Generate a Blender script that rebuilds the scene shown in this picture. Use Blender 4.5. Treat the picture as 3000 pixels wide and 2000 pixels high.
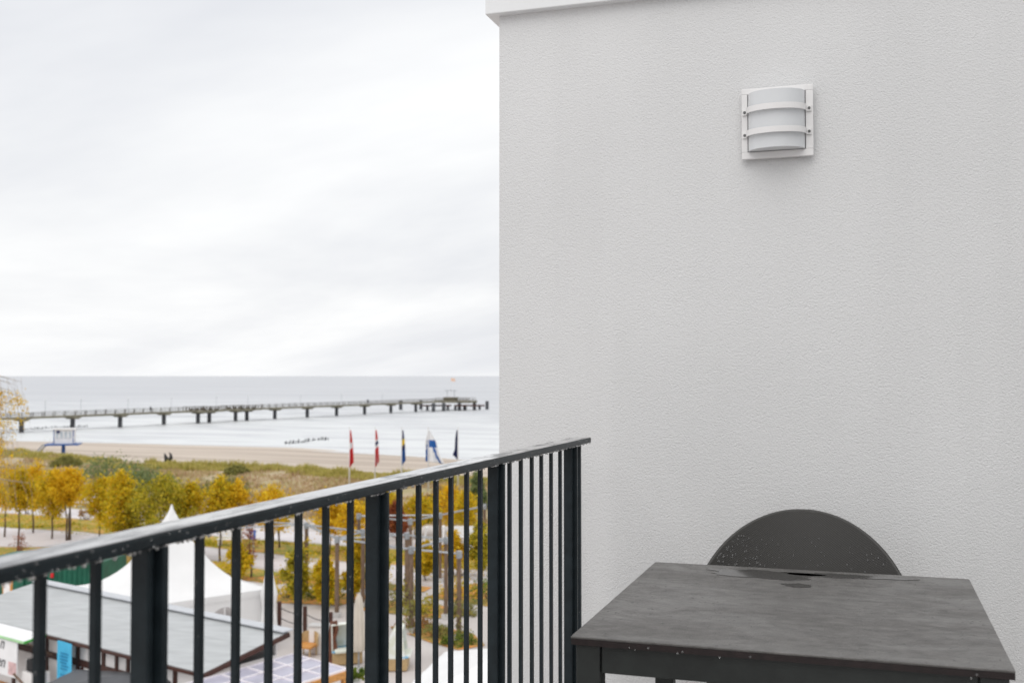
import bpy, bmesh, math, random
import numpy as np
from mathutils import Vector, Matrix, noise as mnoise
random.seed(7); RNG = np.random.default_rng(11)
R = math.radians
for o in list(bpy.data.objects): bpy.data.objects.remove(o)
scene = bpy.context.scene
col = scene.collection

# ------------------------------------------------------------------ camera
CZ = 11.5                       # eye height above the park ground
YAW, PIT, FPX = .3188, .032, 3150.0
cam = bpy.data.cameras.new('camera'); camo = bpy.data.objects.new('camera', cam); col.objects.link(camo)
cam.sensor_width = 36; cam.lens = FPX / 3000 * 36
cam.clip_start = .05; cam.clip_end = 200000
camo.location = (0, 0, CZ); camo.rotation_euler = (math.pi / 2 + PIT, 0, YAW)
cam.dof.use_dof = True; cam.dof.focus_distance = 2.75; cam.dof.aperture_fstop = 5.8
scene.camera = camo

# ------------------------------------------------------------------ world: overcast sky
SUN_EL, SUN_AZ = R(55), R(184)    # azimuth of the sun, from +Y clockwise seen from above
w = bpy.data.worlds.new('World'); scene.world = w; w.use_nodes = True
nt = w.node_tree; N = nt.nodes; L = nt.links; N.clear()
out = N.new('ShaderNodeOutputWorld'); bg = N.new('ShaderNodeBackground'); bg.inputs[1].default_value = .1
sky = N.new('ShaderNodeTexSky'); sky.sky_type = 'NISHITA'; sky.sun_disc = False
sky.sun_elevation = SUN_EL; sky.sun_rotation = SUN_AZ; sky.air_density = 1.5; sky.dust_density = 4
tc = N.new('ShaderNodeTexCoord')
sep = N.new('ShaderNodeSeparateXYZ'); L.new(tc.outputs['Generated'], sep.inputs[0])
mz = N.new('ShaderNodeMath'); mz.operation = 'MAXIMUM'; mz.inputs[1].default_value = 0; L.new(sep.outputs[2], mz.inputs[0])
az = N.new('ShaderNodeMath'); az.operation = 'ADD'; az.inputs[1].default_value = .34; L.new(mz.outputs[0], az.inputs[0])
dx = N.new('ShaderNodeMath'); dx.operation = 'DIVIDE'; L.new(sep.outputs[0], dx.inputs[0]); L.new(az.outputs[0], dx.inputs[1])
dy = N.new('ShaderNodeMath'); dy.operation = 'DIVIDE'; L.new(sep.outputs[1], dy.inputs[0]); L.new(az.outputs[0], dy.inputs[1])
cmb = N.new('ShaderNodeCombineXYZ'); L.new(dx.outputs[0], cmb.inputs[0]); L.new(dy.outputs[0], cmb.inputs[1])
mp = N.new('ShaderNodeMapping'); mp.inputs['Location'].default_value = (2, 17, 0); mp.inputs["Scale"].default_value = (.62, .95, 1); mp.inputs["Rotation"].default_value = (0, 0, R(25))
L.new(cmb.outputs[0], mp.inputs[0])
nz = N.new('ShaderNodeTexNoise'); nz.inputs['Scale'].default_value = 1.0; nz.inputs['Detail'].default_value = 6; nz.inputs['Roughness'].default_value = .58; nz.inputs['Distortion'].default_value = .4
L.new(mp.outputs[0], nz.inputs['Vector'])
cr = N.new('ShaderNodeValToRGB'); L.new(nz.outputs['Fac'], cr.inputs[0])
cr.color_ramp.elements[0].position = .36; cr.color_ramp.elements[0].color = (.76, .775, .815, 1)
cr.color_ramp.elements[1].position = .58; cr.color_ramp.elements[1].color = (.975, .98, .985, 1)
sc = N.new('ShaderNodeVectorMath'); sc.operation = 'SCALE'; sc.inputs['Scale'].default_value = 10.0; L.new(cr.outputs[0], sc.inputs[0])
mx = N.new('ShaderNodeMix'); mx.data_type = 'RGBA'; mx.inputs[0].default_value = .95
L.new(sky.outputs[0], mx.inputs[6]); L.new(sc.outputs[0], mx.inputs[7])
L.new(mx.outputs[2], bg.inputs[0]); L.new(bg.outputs[0], out.inputs[0])

# ------------------------------------------------------------------ sun behind thick cloud
sl = bpy.data.lights.new('sun', 'SUN'); so = bpy.data.objects.new('sun', sl); col.objects.link(so)
sl.energy = 1.2; sl.angle = R(60); sl.color = (1, .97, .93)
so.rotation_euler = (math.pi / 2 - SUN_EL, 0, math.pi - SUN_AZ); so.location = (0, -5, 30)

scene.view_settings.view_transform = 'Standard'; scene.view_settings.look = 'None'
scene.view_settings.exposure = 0.1; scene.view_settings.gamma = 1; scene.view_settings.use_curve_mapping = False
scene.render.engine = 'CYCLES'

# ------------------------------------------------------------------ helpers
_c, _s = math.cos(YAW), math.sin(YAW); _cp, _sp = math.cos(PIT), math.sin(PIT)
RT = np.array([_c, _s, 0]); FW = np.array([-_s * _cp, _c * _cp, _sp]); UPV = np.array([_s * _sp, -_c * _sp, _cp]); CC = np.array([0, 0, CZ])
def ray(x, y): return FW + RT * (x - 1500) / FPX + UPV * (1000 - y) / FPX
def at(x, y, z=0.0):              # survey: where a sight line meets the level z
    d = ray(x, y); p = CC + d * ((z - CZ) / d[2]); return Vector(p)
def atd(x, y, t): return Vector(CC + ray(x, y) * t)
def depth(p): return float((np.array(p) - CC) @ FW)

class MB:
    def __init__(s): s.v = []; s.f = []
    def box(s, c, d, rz=0.0, tilt=None):
        n = len(s.v); m = Matrix.Rotation(rz, 3, 'Z')
        if tilt is not None: m = tilt
        for x in (-.5, .5):
            for y in (-.5, .5):
                for z in (-.5, .5): s.v.append(tuple(Vector(c) + m @ Vector((x * d[0], y * d[1], z * d[2]))))
        s.f += [tuple(n + i for i in q) for q in ((0, 1, 3, 2), (4, 6, 7, 5), (0, 4, 5, 1), (2, 3, 7, 6), (0, 2, 6, 4), (1, 5, 7, 3))]
        return s
    def span(s, x0, x1, y0, y1, z0, z1): return s.box(((x0 + x1) / 2, (y0 + y1) / 2, (z0 + z1) / 2), (x1 - x0, y1 - y0, z1 - z0))
    def bar(s, a, b, wd, ht, up=(0, 0, 1)):
        a, b = Vector(a), Vector(b); d = (b - a); ln = d.length; d.normalize(); u = Vector(up)
        if abs(d.dot(u)) > .99: u = Vector((1, 0, 0))
        x = d.cross(u).normalized(); u = x.cross(d).normalized()
        m = Matrix((x, d, u)).transposed()
        return s.box((a + b) / 2, (wd, ln, ht), tilt=m)
    def tube(s, pts, rad, n=8, caps=True):
        pts = [Vector(p) for p in pts]; rs = rad if hasattr(rad, '__len__') else [rad] * len(pts)
        base = len(s.v); prev = None
        for i, p in enumerate(pts):
            d = (pts[min(i + 1, len(pts) - 1)] - pts[max(i - 1, 0)]).normalized()
            if prev is None:
                u = Vector((1, 0, 0)) if abs(d.x) < .9 else Vector((0, 1, 0)); u = (u - d * u.dot(d)).normalized()
            else: u = (prev - d * prev.dot(d)).normalized()
            prev = u; v = d.cross(u)
            for k in range(n):
                a = 2 * math.pi * k / n; s.v.append(tuple(p + (u * math.cos(a) + v * math.sin(a)) * rs[i]))
        for i in range(len(pts) - 1):
            for k in range(n):
                a = base + i * n + k; b = base + i * n + (k + 1) % n; s.f.append((a, b, b + n, a + n))
        if caps:
            s.f.append(tuple(base + k for k in reversed(range(n)))); e = base + (len(pts) - 1) * n; s.f.append(tuple(e + k for k in range(n)))
        return s
    def cyl(s, c, r, h, n=16, r2=None): c = Vector(c); return s.tube([c, c + Vector((0, 0, h))], [r, r if r2 is None else r2], n)
    def ball(s, c, r, n=6, sq=(1, 1, 1)):
        b = len(s.v); c = Vector(c)
        for i in range(1, n):
            t = math.pi * i / n
            for k in range(n + 2):
                a = 2 * math.pi * k / (n + 2); s.v.append((c.x + r * sq[0] * math.sin(t) * math.cos(a), c.y + r * sq[1] * math.sin(t) * math.sin(a), c.z + r * sq[2] * math.cos(t)))
        m = n + 2; s.v += [(c.x, c.y, c.z + r * sq[2]), (c.x, c.y, c.z - r * sq[2])]; T = len(s.v) - 2
        for i in range(n - 2):
            for k in range(m): s.f.append((b + i * m + k, b + (i + 1) * m + k, b + (i + 1) * m + (k + 1) % m, b + i * m + (k + 1) % m))
        for k in range(m): s.f.append((T, b + k, b + (k + 1) % m)); s.f.append((T + 1, b + (n - 2) * m + (k + 1) % m, b + (n - 2) * m + k))
        return s
    def poly(s, pts): n = len(s.v); s.v += [tuple(p) for p in pts]; s.f.append(tuple(range(n, n + len(pts)))); return s
    def prism(s, pts, z0, z1):
        n = len(s.v); k = len(pts)
        s.v += [(p[0], p[1], z0) for p in pts] + [(p[0], p[1], z1) for p in pts]
        s.f.append(tuple(n + i for i in reversed(range(k)))); s.f.append(tuple(n + k + i for i in range(k)))
        for i in range(k): j = (i + 1) % k; s.f.append((n + i, n + j, n + k + j, n + k + i))
        return s
    def grid(s, fn, nu, nv):
        b = len(s.v)
        for j in range(nv + 1):
            for i in range(nu + 1): s.v.append(tuple(fn(i / nu, j / nv)))
        for j in range(nv):
            for i in range(nu): a = b + j * (nu + 1) + i; s.f.append((a, a + 1, a + nu + 2, a + nu + 1))
        return s
    def mesh(s, name, m, smooth=False):
        me = bpy.data.meshes.new(name); me.from_pydata(s.v, [], s.f)
        if m is not None: me.materials.append(m)
        if smooth: me.polygons.foreach_set('use_smooth', [True] * len(me.polygons))
        me.update(); return me
    def build(s, name, m, parent=None, smooth=False, bevel=0, solid=0):
        o = bpy.data.objects.new(name, s.mesh(name, m, smooth)); col.objects.link(o)
        if parent is not None: o.parent = parent; o.matrix_parent_inverse = parent.matrix_world.inverted() if False else Matrix.Translation(-parent.location)
        if solid: md = o.modifiers.new('t', 'SOLIDIFY'); md.thickness = solid; md.offset = 0
        if bevel: md = o.modifiers.new('b', 'BEVEL'); md.width = bevel; md.segments = 2; md.limit_method = 'ANGLE'
        return o
def thing(name, label, cat, loc=(0, 0, 0), group=None):
    o = bpy.data.objects.new(name, None); col.objects.link(o); o.location = loc; o.empty_display_size = .2
    o['label'] = label; o['category'] = cat
    if group: o['group'] = group
    return o
def tag(o, label, cat, group=None):
    o['label'] = label; o['category'] = cat
    if group: o['group'] = group
    return o
def struct(o): o['kind'] = 'structure'; return o
def link_copy(o, parent, name=None):
    c = o.copy(); col.objects.link(c); c.parent = parent
    return c

# ------------------------------------------------------------------ materials
def _mat(name):
    m = bpy.data.materials.new(name); m.use_nodes = True; t = m.node_tree; return m, t, t.nodes['Principled BSDF']
def mat(name, c, rough=.6, var=.12, scale=8, bump=0.0, bscale=60, spec=.5, coat=0.0, metal=0.0, detail=4, stretch=(1, 1, 1), c2=None, bdist=.01, pos=(.35, .65)):
    m, t, b = _mat(name); N, L = t.nodes, t.links
    tc = N.new('ShaderNodeTexCoord'); mp = N.new('ShaderNodeMapping'); mp.inputs['Scale'].default_value = stretch
    L.new(tc.outputs['Object'], mp.inputs[0])
    n = N.new('ShaderNodeTexNoise'); n.inputs['Scale'].default_value = scale; n.inputs['Detail'].default_value = detail; L.new(mp.outputs[0], n.inputs['Vector'])
    r = N.new('ShaderNodeValToRGB'); L.new(n.outputs['Fac'], r.inputs[0])
    lo = [x * (1 - var) for x in c]; hi = [min(1, x * (1 + var)) for x in c]
    if c2 is not None: lo, hi = c, c2
    r.color_ramp.elements[0].position = pos[0]; r.color_ramp.elements[0].color = (*lo, 1)
    r.color_ramp.elements[1].position = pos[1]; r.color_ramp.elements[1].color = (*hi, 1)
    L.new(r.outputs[0], b.inputs['Base Color'])
    b.inputs['Roughness'].default_value = rough; b.inputs['Specular IOR Level'].default_value = spec
    b.inputs['Metallic'].default_value = metal; b.inputs['Coat Weight'].default_value = coat; b.inputs['Coat Roughness'].default_value = .08
    if bump:
        n2 = N.new('ShaderNodeTexNoise'); n2.inputs['Scale'].default_value = bscale; n2.inputs['Detail'].default_value = 5; L.new(mp.outputs[0], n2.inputs['Vector'])
        bp = N.new('ShaderNodeBump'); bp.inputs['Strength'].default_value = bump; bp.inputs['Distance'].default_value = bdist
        L.new(n2.outputs['Fac'], bp.inputs['Height']); L.new(bp.outputs[0], b.inputs['Normal'])
    return m
def leafmat(name, cols, trans=.3, rough=.6):
    m = bpy.data.materials.new(name); m.use_nodes = True; t = m.node_tree; N, L = t.nodes, t.links; N.clear()
    o = N.new('ShaderNodeOutputMaterial'); g = N.new('ShaderNodeNewGeometry'); r = N.new('ShaderNodeValToRGB')
    L.new(g.outputs['Random Per Island'], r.inputs[0])
    e = r.color_ramp.elements
    while len(e) < len(cols): e.new(.5)
    for i, c in enumerate(cols): e[i].position = i / (len(cols) - 1); e[i].color = (*c, 1)
    d = N.new('ShaderNodeBsdfPrincipled'); d.inputs['Roughness'].default_value = rough; d.inputs['Specular IOR Level'].default_value = .3; L.new(r.outputs[0], d.inputs['Base Color'])
    tr = N.new('ShaderNodeBsdfTranslucent'); L.new(r.outputs[0], tr.inputs[0])
    mx = N.new('ShaderNodeMixShader'); mx.inputs[0].default_value = trans; L.new(d.outputs[0], mx.inputs[1]); L.new(tr.outputs[0], mx.inputs[2]); L.new(mx.outputs[0], o.inputs[0])
    return m

def stucco():
    m, t, b = _mat('white_stucco'); N, L = t.nodes, t.links
    tc = N.new('ShaderNodeTexCoord')
    big = N.new('ShaderNodeTexNoise'); big.inputs['Scale'].default_value = 1.6; big.inputs['Detail'].default_value = 3; L.new(tc.outputs['Object'], big.inputs['Vector'])
    r = N.new('ShaderNodeValToRGB'); L.new(big.outputs['Fac'], r.inputs[0])
    r.color_ramp.elements[0].position = .3; r.color_ramp.elements[0].color = (.672, .675, .678, 1)
    r.color_ramp.elements[1].position = .7; r.color_ramp.elements[1].color = (.712, .715, .718, 1); L.new(r.outputs[0], b.inputs['Base Color'])
    # faint rain streaks and trowel patches
    ms = N.new('ShaderNodeMapping'); ms.inputs['Scale'].default_value = (7, 7, .35); L.new(tc.outputs['Object'], ms.inputs[0])
    ns = N.new('ShaderNodeTexNoise'); ns.inputs['Scale'].default_value = 1; ns.inputs['Detail'].default_value = 5; ns.inputs['Roughness'].default_value = .6; L.new(ms.outputs[0], ns.inputs['Vector'])
    rs = N.new('ShaderNodeMapRange'); rs.inputs[1].default_value = .48; rs.inputs[2].default_value = .72; rs.inputs[3].default_value = 1; rs.inputs[4].default_value = .972; L.new(ns.outputs['Fac'], rs.inputs[0])
    mm = N.new('ShaderNodeVectorMath'); mm.operation = 'SCALE'; L.new(r.outputs[0], mm.inputs[0]); L.new(rs.outputs[0], mm.inputs['Scale']); L.new(mm.outputs[0], b.inputs['Base Color'])
    b.inputs['Roughness'].default_value = .9; b.inputs['Specular IOR Level'].default_value = .2
    n1 = N.new('ShaderNodeTexNoise'); n1.inputs['Scale'].default_value = 170; n1.inputs['Detail'].default_value = 3; n1.inputs['Roughness'].default_value = .55; n1.inputs['Distortion'].default_value = .5; L.new(tc.outputs['Object'], n1.inputs['Vector'])
    v = N.new('ShaderNodeTexVoronoi'); v.inputs['Scale'].default_value = 260; L.new(tc.outputs['Object'], v.inputs['Vector'])
    ma = N.new('ShaderNodeMath'); ma.operation = 'MULTIPLY_ADD'; ma.inputs[1].default_value = -.35; L.new(v.outputs['Distance'], ma.inputs[0]); L.new(n1.outputs['Fac'], ma.inputs[2])
    bp = N.new('ShaderNodeBump'); bp.inputs['Strength'].default_value = .62; bp.inputs['Distance'].default_value = .004
    L.new(ma.outputs[0], bp.inputs['Height']); L.new(bp.outputs[0], b.inputs['Normal'])
    return m
M = {}
M['stucco'] = stucco()
M['coping'] = mat('white_coated_metal', (.76, .77, .78), .35, .04, 3)
M['rail'] = mat('anthracite_paint', (.014, .021, .025), .38, .2, 30, bump=.1, bscale=140, spec=.22, bdist=.003)
M['handrail'] = mat('anthracite_rain_wet_paint', (.02, .022, .024), .10, .15, 30, bump=.3, bscale=14, spec=1.0, coat=1.0, bdist=.002, detail=3)
M['handrail'].node_tree.nodes['Principled BSDF'].inputs['Coat IOR'].default_value = 2.0; M['handrail'].node_tree.nodes['Principled BSDF'].inputs['IOR'].default_value = 1.7
def wetfilm():
    m = M['handrail']; t = m.node_tree; N, L = t.nodes, t.links; b = N['Principled BSDF']
    tc = N.new('ShaderNodeTexCoord'); mp = N.new('ShaderNodeMapping'); mp.inputs['Scale'].default_value = (40, 9, 1); L.new(tc.outputs['Object'], mp.inputs[0])
    n = N.new('ShaderNodeTexNoise'); n.inputs['Scale'].default_value = 1; n.inputs['Detail'].default_value = 5; n.inputs['Roughness'].default_value = .65; L.new(mp.outputs[0], n.inputs['Vector'])
    r = N.new('ShaderNodeMapRange'); r.inputs[1].default_value = .36; r.inputs[2].default_value = .56; r.inputs[3].default_value = .25; r.inputs[4].default_value = 1; L.new(n.outputs['Fac'], r.inputs[0]); L.new(r.outputs[0], b.inputs['Coat Weight'])
    r2 = N.new('ShaderNodeMapRange'); r2.inputs[1].default_value = .36; r2.inputs[2].default_value = .56; r2.inputs[3].default_value = .40; r2.inputs[4].default_value = .08; L.new(n.outputs['Fac'], r2.inputs[0]); L.new(r2.outputs[0], b.inputs['Roughness'])
wetfilm()
M['lampw'] = mat('lamp_white_paint', (.76, .752, .75), .4, .03, 6)
M['screw'] = mat('dark_screw', (.12, .12, .12), .35, .2, 200, metal=.8)
M['floor'] = mat('balcony_concrete', (.36, .35, .34), .7, .12, 12, bump=.2)
M['hpledge'] = mat('laminate_core', (.012, .006, .006), .4, .3, 60)
M['tframe'] = mat('anthracite_table_frame', (.016, .019, .018), .4, .2, 25)
M['steel'] = mat('galvanised_steel', (.36, .38, .40), .4, .18, 6, metal=.6)
M['timber'] = mat('weathered_post_timber', (.16, .105, .07), .8, .3, 3, bump=.3, stretch=(6, 6, 1))
M['darktimber'] = mat('dark_brown_stained_timber', (.06, .02, .012), .55, .25, 4)
M['orangewood'] = mat('orange_larch_timber', (.58, .27, .07), .6, .25, 3, stretch=(8, 1, 8))
M['whitewall'] = mat('white_render', (.82, .80, .79), .8, .05, 2)
M['membrane'] = mat('grey_roof_membrane', (.44, .455, .46), .35, .09, 1.6, spec=.4, stretch=(.6, 3, 1))
M['flash'] = mat('pale_roof_flashing', (.52, .54, .57), .35, .06, 3)
M['membrane2'] = mat('grey_roof_membrane_seam', (.36, .375, .385), .4, .08, 2)
M['tent'] = mat('white_tent_fabric', (.83, .83, .83), .6, .03, .8, bump=.1, bscale=3)
def fabric(name, c, tr):
    m = mat(name, c, .6, .03, .8, bump=.1, bscale=3); t = m.node_tree; N, L = t.nodes, t.links; b = N['Principled BSDF']; o = N['Material Output']
    x = N.new('ShaderNodeBsdfTranslucent'); x.inputs[0].default_value = (*c, 1); k = N.new('ShaderNodeMixShader'); k.inputs[0].default_value = tr
    L.new(b.outputs[0], k.inputs[1]); L.new(x.outputs[0], k.inputs[2]); L.new(k.outputs[0], o.inputs[0]); return m
M['tent'] = fabric('white_tent_cloth', (.88, .88, .88), .14)
M['paleglass'] = mat('pale_window_glass', (.50, .56, .62), .15, .1, 2)
M['clearpvc'] = mat('cloudy_window_film', (.42, .40, .40), .15, .2, 2)
M['beige'] = mat('beige_canvas', (.60, .54, .46), .8, .08, 4, stretch=(6, 6, .6))
M['container'] = mat('green_container_paint', (.008, .11, .065), .45, .2, 1.5)
M['teal'] = mat('teal_plastic', (.0, .30, .24), .4, .1, 2)
M['greentrim'] = mat('bright_green_trim', (.07, .42, .06), .5, .1, 3)
M['lightgreen'] = mat('pale_green_trim', (.42, .72, .38), .5, .1, 3)
M['whiteplastic'] = mat('white_plastic', (.82, .82, .83), .4, .03, 2)
M['banner'] = mat('sky_blue_banner', (.06, .45, .72), .5, .08, 2)
M['bannerink'] = mat('banner_dark_print', (.01, .22, .42), .5, .05, 2)
M['ink'] = mat('dark_print', (.10, .10, .11), .6, .05, 2)
M['pinkprint'] = mat('pink_print', (.62, .42, .42), .6, .2, 6)
M['orangeprint'] = mat('orange_print', (.78, .36, .2), .6, .2, 6)
M['darkgrey'] = mat('dark_grey_canvas', (.075, .078, .085), .55, .12, 1.5)
M['pane'] = mat('opal_polycarbonate', (.44, .43, .52), .25, .12, 1.5)
M['panebar'] = mat('pale_glazing_bar', (.78, .74, .77), .4, .08, 3)
M['black'] = mat('near_black', (.012, .012, .014), .6, .2, 6)
M['bluesteel'] = mat('blue_painted_steel', (.015, .09, .32), .4, .12, 2)
M['concrete'] = mat('weathered_pier_concrete', (.20, .185, .135), .8, .2, .6, bump=.15, bscale=2)
M['pile'] = mat('dark_wet_pile', (.055, .058, .065), .5, .35, .8)
M['pierrail'] = mat('brown_pier_railing', (.085, .07, .05), .6, .2, 2)
M['whitepaint'] = mat('white_paint', (.8, .8, .8), .45, .04, 2)
M['pole'] = mat('white_flagpole', (.72, .72, .73), .4, .05, 2)
M['red'] = mat('flag_red', (.62, .012, .016), .7, .08, 3)
M['white_c'] = mat('flag_white', (.82, .83, .86), .7, .04, 3)
M['navy'] = mat('flag_navy', (.012, .022, .12), .7, .12, 3)
M['blue_c'] = mat('flag_blue', (.012, .11, .40), .7, .1, 3)
M['yellow_c'] = mat('flag_yellow', (.80, .60, .03), .7, .05, 3)
M['orange_c'] = mat('flag_orange', (.80, .55, .42), .7, .05, 3)
M['wicker'] = mat('honey_wicker', (.46, .32, .16), .6, .3, 40)
M['bark'] = mat('brown_bark', (.10, .07, .05), .85, .3, 8, stretch=(4, 4, 1))
M['birchbark'] = mat('pale_birch_bark', (.38, .33, .28), .8, .4, 5)
M['signblue'] = mat('sign_blue', (.05, .16, .55), .4, .05, 2)
M['paper'] = mat('cream_patterned_tarp', (.66, .68, .55), .6, .15, 3, c2=(.80, .82, .80))
M['bluetrim'] = mat('light_blue_trim', (.18, .40, .58), .6, .2, 3)
M['redwood'] = mat('red_brown_carved_wood', (.14, .045, .02), .6, .3, 4)
M['leafgold'] = leafmat('golden_leaves', [(.44, .30, .01), (.80, .54, .015), (.88, .66, .04), (.80, .47, .01), (.60, .46, .03)], .4)
M['leafamber'] = leafmat('amber_leaves', [(.50, .32, .01), (.80, .53, .014), (.86, .64, .03), (.76, .43, .01)], .4)
M['leafyg'] = leafmat('yellow_green_leaves', [(.13, .15, .012), (.42, .36, .02), (.70, .52, .03), (.30, .31, .02), (.74, .58, .07), (.12, .15, .012)], .4)
M['leafmix'] = leafmat('gold_green_leaves', [(.22, .22, .012), (.70, .50, .015), (.84, .62, .03), (.46, .42, .02), (.80, .50, .015), (.64, .46, .02)], .4)
M['leafgreen'] = leafmat('shrub_green_leaves', [(.04, .08, .012), (.12, .19, .02), (.20, .26, .03), (.07, .11, .015), (.26, .24, .04)])
M['leafpine'] = leafmat('pine_needles', [(.015, .06, .012), (.05, .13, .02), (.10, .19, .03)])
M['leafsea'] = leafmat('grey_green_leaves', [(.12, .17, .07), (.20, .26, .11), (.27, .31, .10), (.15, .2, .10)])
M['leafolive'] = leafmat('olive_leaves', [(.16, .16, .05), (.26, .25, .07), (.33, .30, .08)])
M['leafred'] = leafmat('maroon_leaves', [(.20, .05, .03), (.32, .09, .04), (.42, .15, .04)])
M['leafrust'] = leafmat('rusty_leaves', [(.30, .13, .04), (.42, .22, .07), (.34, .24, .10), (.24, .17, .08)])
M['grass'] = leafmat('marram_grass', [(.28, .25, .06), (.50, .43, .11), (.64, .54, .19), (.40, .39, .08), (.60, .47, .19)])
M['heath'] = leafmat('dry_heath', [(.40, .26, .16), (.58, .40, .26), (.48, .37, .19), (.70, .55, .36), (.42, .37, .12), (.36, .20, .14)])

def table_mat():
    m, t, b = _mat('wet_dark_laminate'); N, L = t.nodes, t.links
    tc = N.new('ShaderNodeTexCoord'); mp = N.new('ShaderNodeMapping'); mp.inputs['Scale'].default_value = (1, 1.9, 1); L.new(tc.outputs['Object'], mp.inputs[0])
    def nz(sc, d=6, ro=.62, di=.5):
        n = N.new('ShaderNodeTexNoise'); n.inputs['Scale'].default_value = sc; n.inputs['Detail'].default_value = d; n.inputs['Roughness'].default_value = ro; n.inputs['Distortion'].default_value = di; L.new(mp.outputs[0], n.inputs['Vector']); return n.outputs['Fac']
    def mr(src, a, b_, c, d):
        r = N.new('ShaderNodeMapRange'); r.interpolation_type = 'SMOOTHSTEP'; r.inputs[1].default_value = a; r.inputs[2].default_value = b_; r.inputs[3].default_value = c; r.inputs[4].default_value = d; L.new(src, r.inputs[0]); return r.outputs[0]
    big = nz(4.2); fine = nz(26, 5, .7, .2)
    r = N.new('ShaderNodeValToRGB'); L.new(fine, r.inputs[0])
    r.color_ramp.elements[0].position = .35; r.color_ramp.elements[0].color = (.060, .057, .054, 1); r.color_ramp.elements[1].position = .7; r.color_ramp.elements[1].color = (.135, .128, .122, 1)
    L.new(r.outputs[0], b.inputs['Base Color'])
    # smeared rain: smooth wet patches between half-dry ones
    wet = mr(big, .30, .74, 0, 1)
    L.new(mr(wet, 0, 1, .46, .30), b.inputs['Roughness']); b.inputs['Specular IOR Level'].default_value = .5
    L.new(mr(wet, 0, 1, .05, .30), b.inputs['Coat Weight']); b.inputs['Coat Roughness'].default_value = .28
    n2 = N.new('ShaderNodeTexNoise'); n2.inputs['Scale'].default_value = 170; n2.inputs['Detail'].default_value = 3; L.new(tc.outputs['Object'], n2.inputs['Vector'])
    bp = N.new('ShaderNodeBump'); bp.inputs['Strength'].default_value = .7; bp.inputs['Distance'].default_value = .002
    L.new(n2.outputs['Fac'], bp.inputs['Height']); L.new(bp.outputs[0], b.inputs['Normal'])
    return m
M['tabletop'] = table_mat()
def water_film():
    m, t, b = _mat('rain_water'); b.inputs['Base Color'].default_value = (.06, .058, .056, 1); b.inputs['Roughness'].default_value = .10; b.inputs['IOR'].default_value = 1.33
    b.inputs['Specular IOR Level'].default_value = .5; return m
M['puddle'] = water_film()
def drop_mat():
    m, t, b = _mat('rain_drop'); b.inputs['Base Color'].default_value = (.8, .8, .8, 1); b.inputs['Roughness'].default_value = .02; b.inputs['IOR'].default_value = 1.33; b.inputs['Transmission Weight'].default_value = .9; return m
M['drop'] = drop_mat()
def weave():
    m, t, b = _mat('dark_woven_shell'); N, L = t.nodes, t.links
    tc = N.new('ShaderNodeTexCoord')
    w1 = N.new('ShaderNodeTexWave'); w1.inputs['Scale'].default_value = 90; w1.bands_direction = 'DIAGONAL'
    mp = N.new('ShaderNodeMapping'); mp.inputs['Scale'].default_value = (-1, 1, 1); L.new(tc.outputs['Object'], w1.inputs['Vector']); L.new(tc.outputs['Object'], mp.inputs[0])
    w2 = N.new('ShaderNodeTexWave'); w2.inputs['Scale'].default_value = 90; w2.bands_direction = 'DIAGONAL'; L.new(mp.outputs[0], w2.inputs['Vector'])
    a = N.new('ShaderNodeMath'); a.operation = 'MULTIPLY'; L.new(w1.outputs['Fac'], a.inputs[0]); L.new(w2.outputs['Fac'], a.inputs[1])
    bp = N.new('ShaderNodeBump'); bp.inputs['Strength'].default_value = .25; bp.inputs['Distance'].default_value = .001; L.new(a.outputs[0], bp.inputs['Height']); L.new(bp.outputs[0], b.inputs['Normal'])
    r = N.new('ShaderNodeValToRGB'); L.new(a.outputs[0], r.inputs[0]); r.color_ramp.elements[0].color = (.034, .033, .031, 1); r.color_ramp.elements[1].color = (.058, .055, .051, 1)
    L.new(r.outputs[0], b.inputs['Base Color']); b.inputs['Roughness'].default_value = .5
    return m
M['weave'] = weave()
def frosted():
    m, t, b = _mat('frosted_diffuser'); b.inputs['Base Color'].default_value = (.66, .675, .69, 1); b.inputs['Roughness'].default_value = .25; b.inputs['Subsurface Weight'].default_value = .3; b.inputs['Subsurface Radius'].default_value = (.02, .02, .02); b.inputs['Coat Weight'].default_value = .3; return m
M['diffuser'] = frosted()
def sand_mat():
    m = mat('pale_beach_sand', (.42, .35, .29), .9, .1, .14, bump=.5, bscale=.9, stretch=(.12, 1, 1), c2=(.60, .52, .44), bdist=.15, detail=7)
    return m
M['sand'] = sand_mat()
M['dunesand'] = mat('dune_soil', (.46, .36, .26), .95, .2, .25, c2=(.36, .31, .15), bump=.4, bscale=1.5, bdist=.1)
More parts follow.
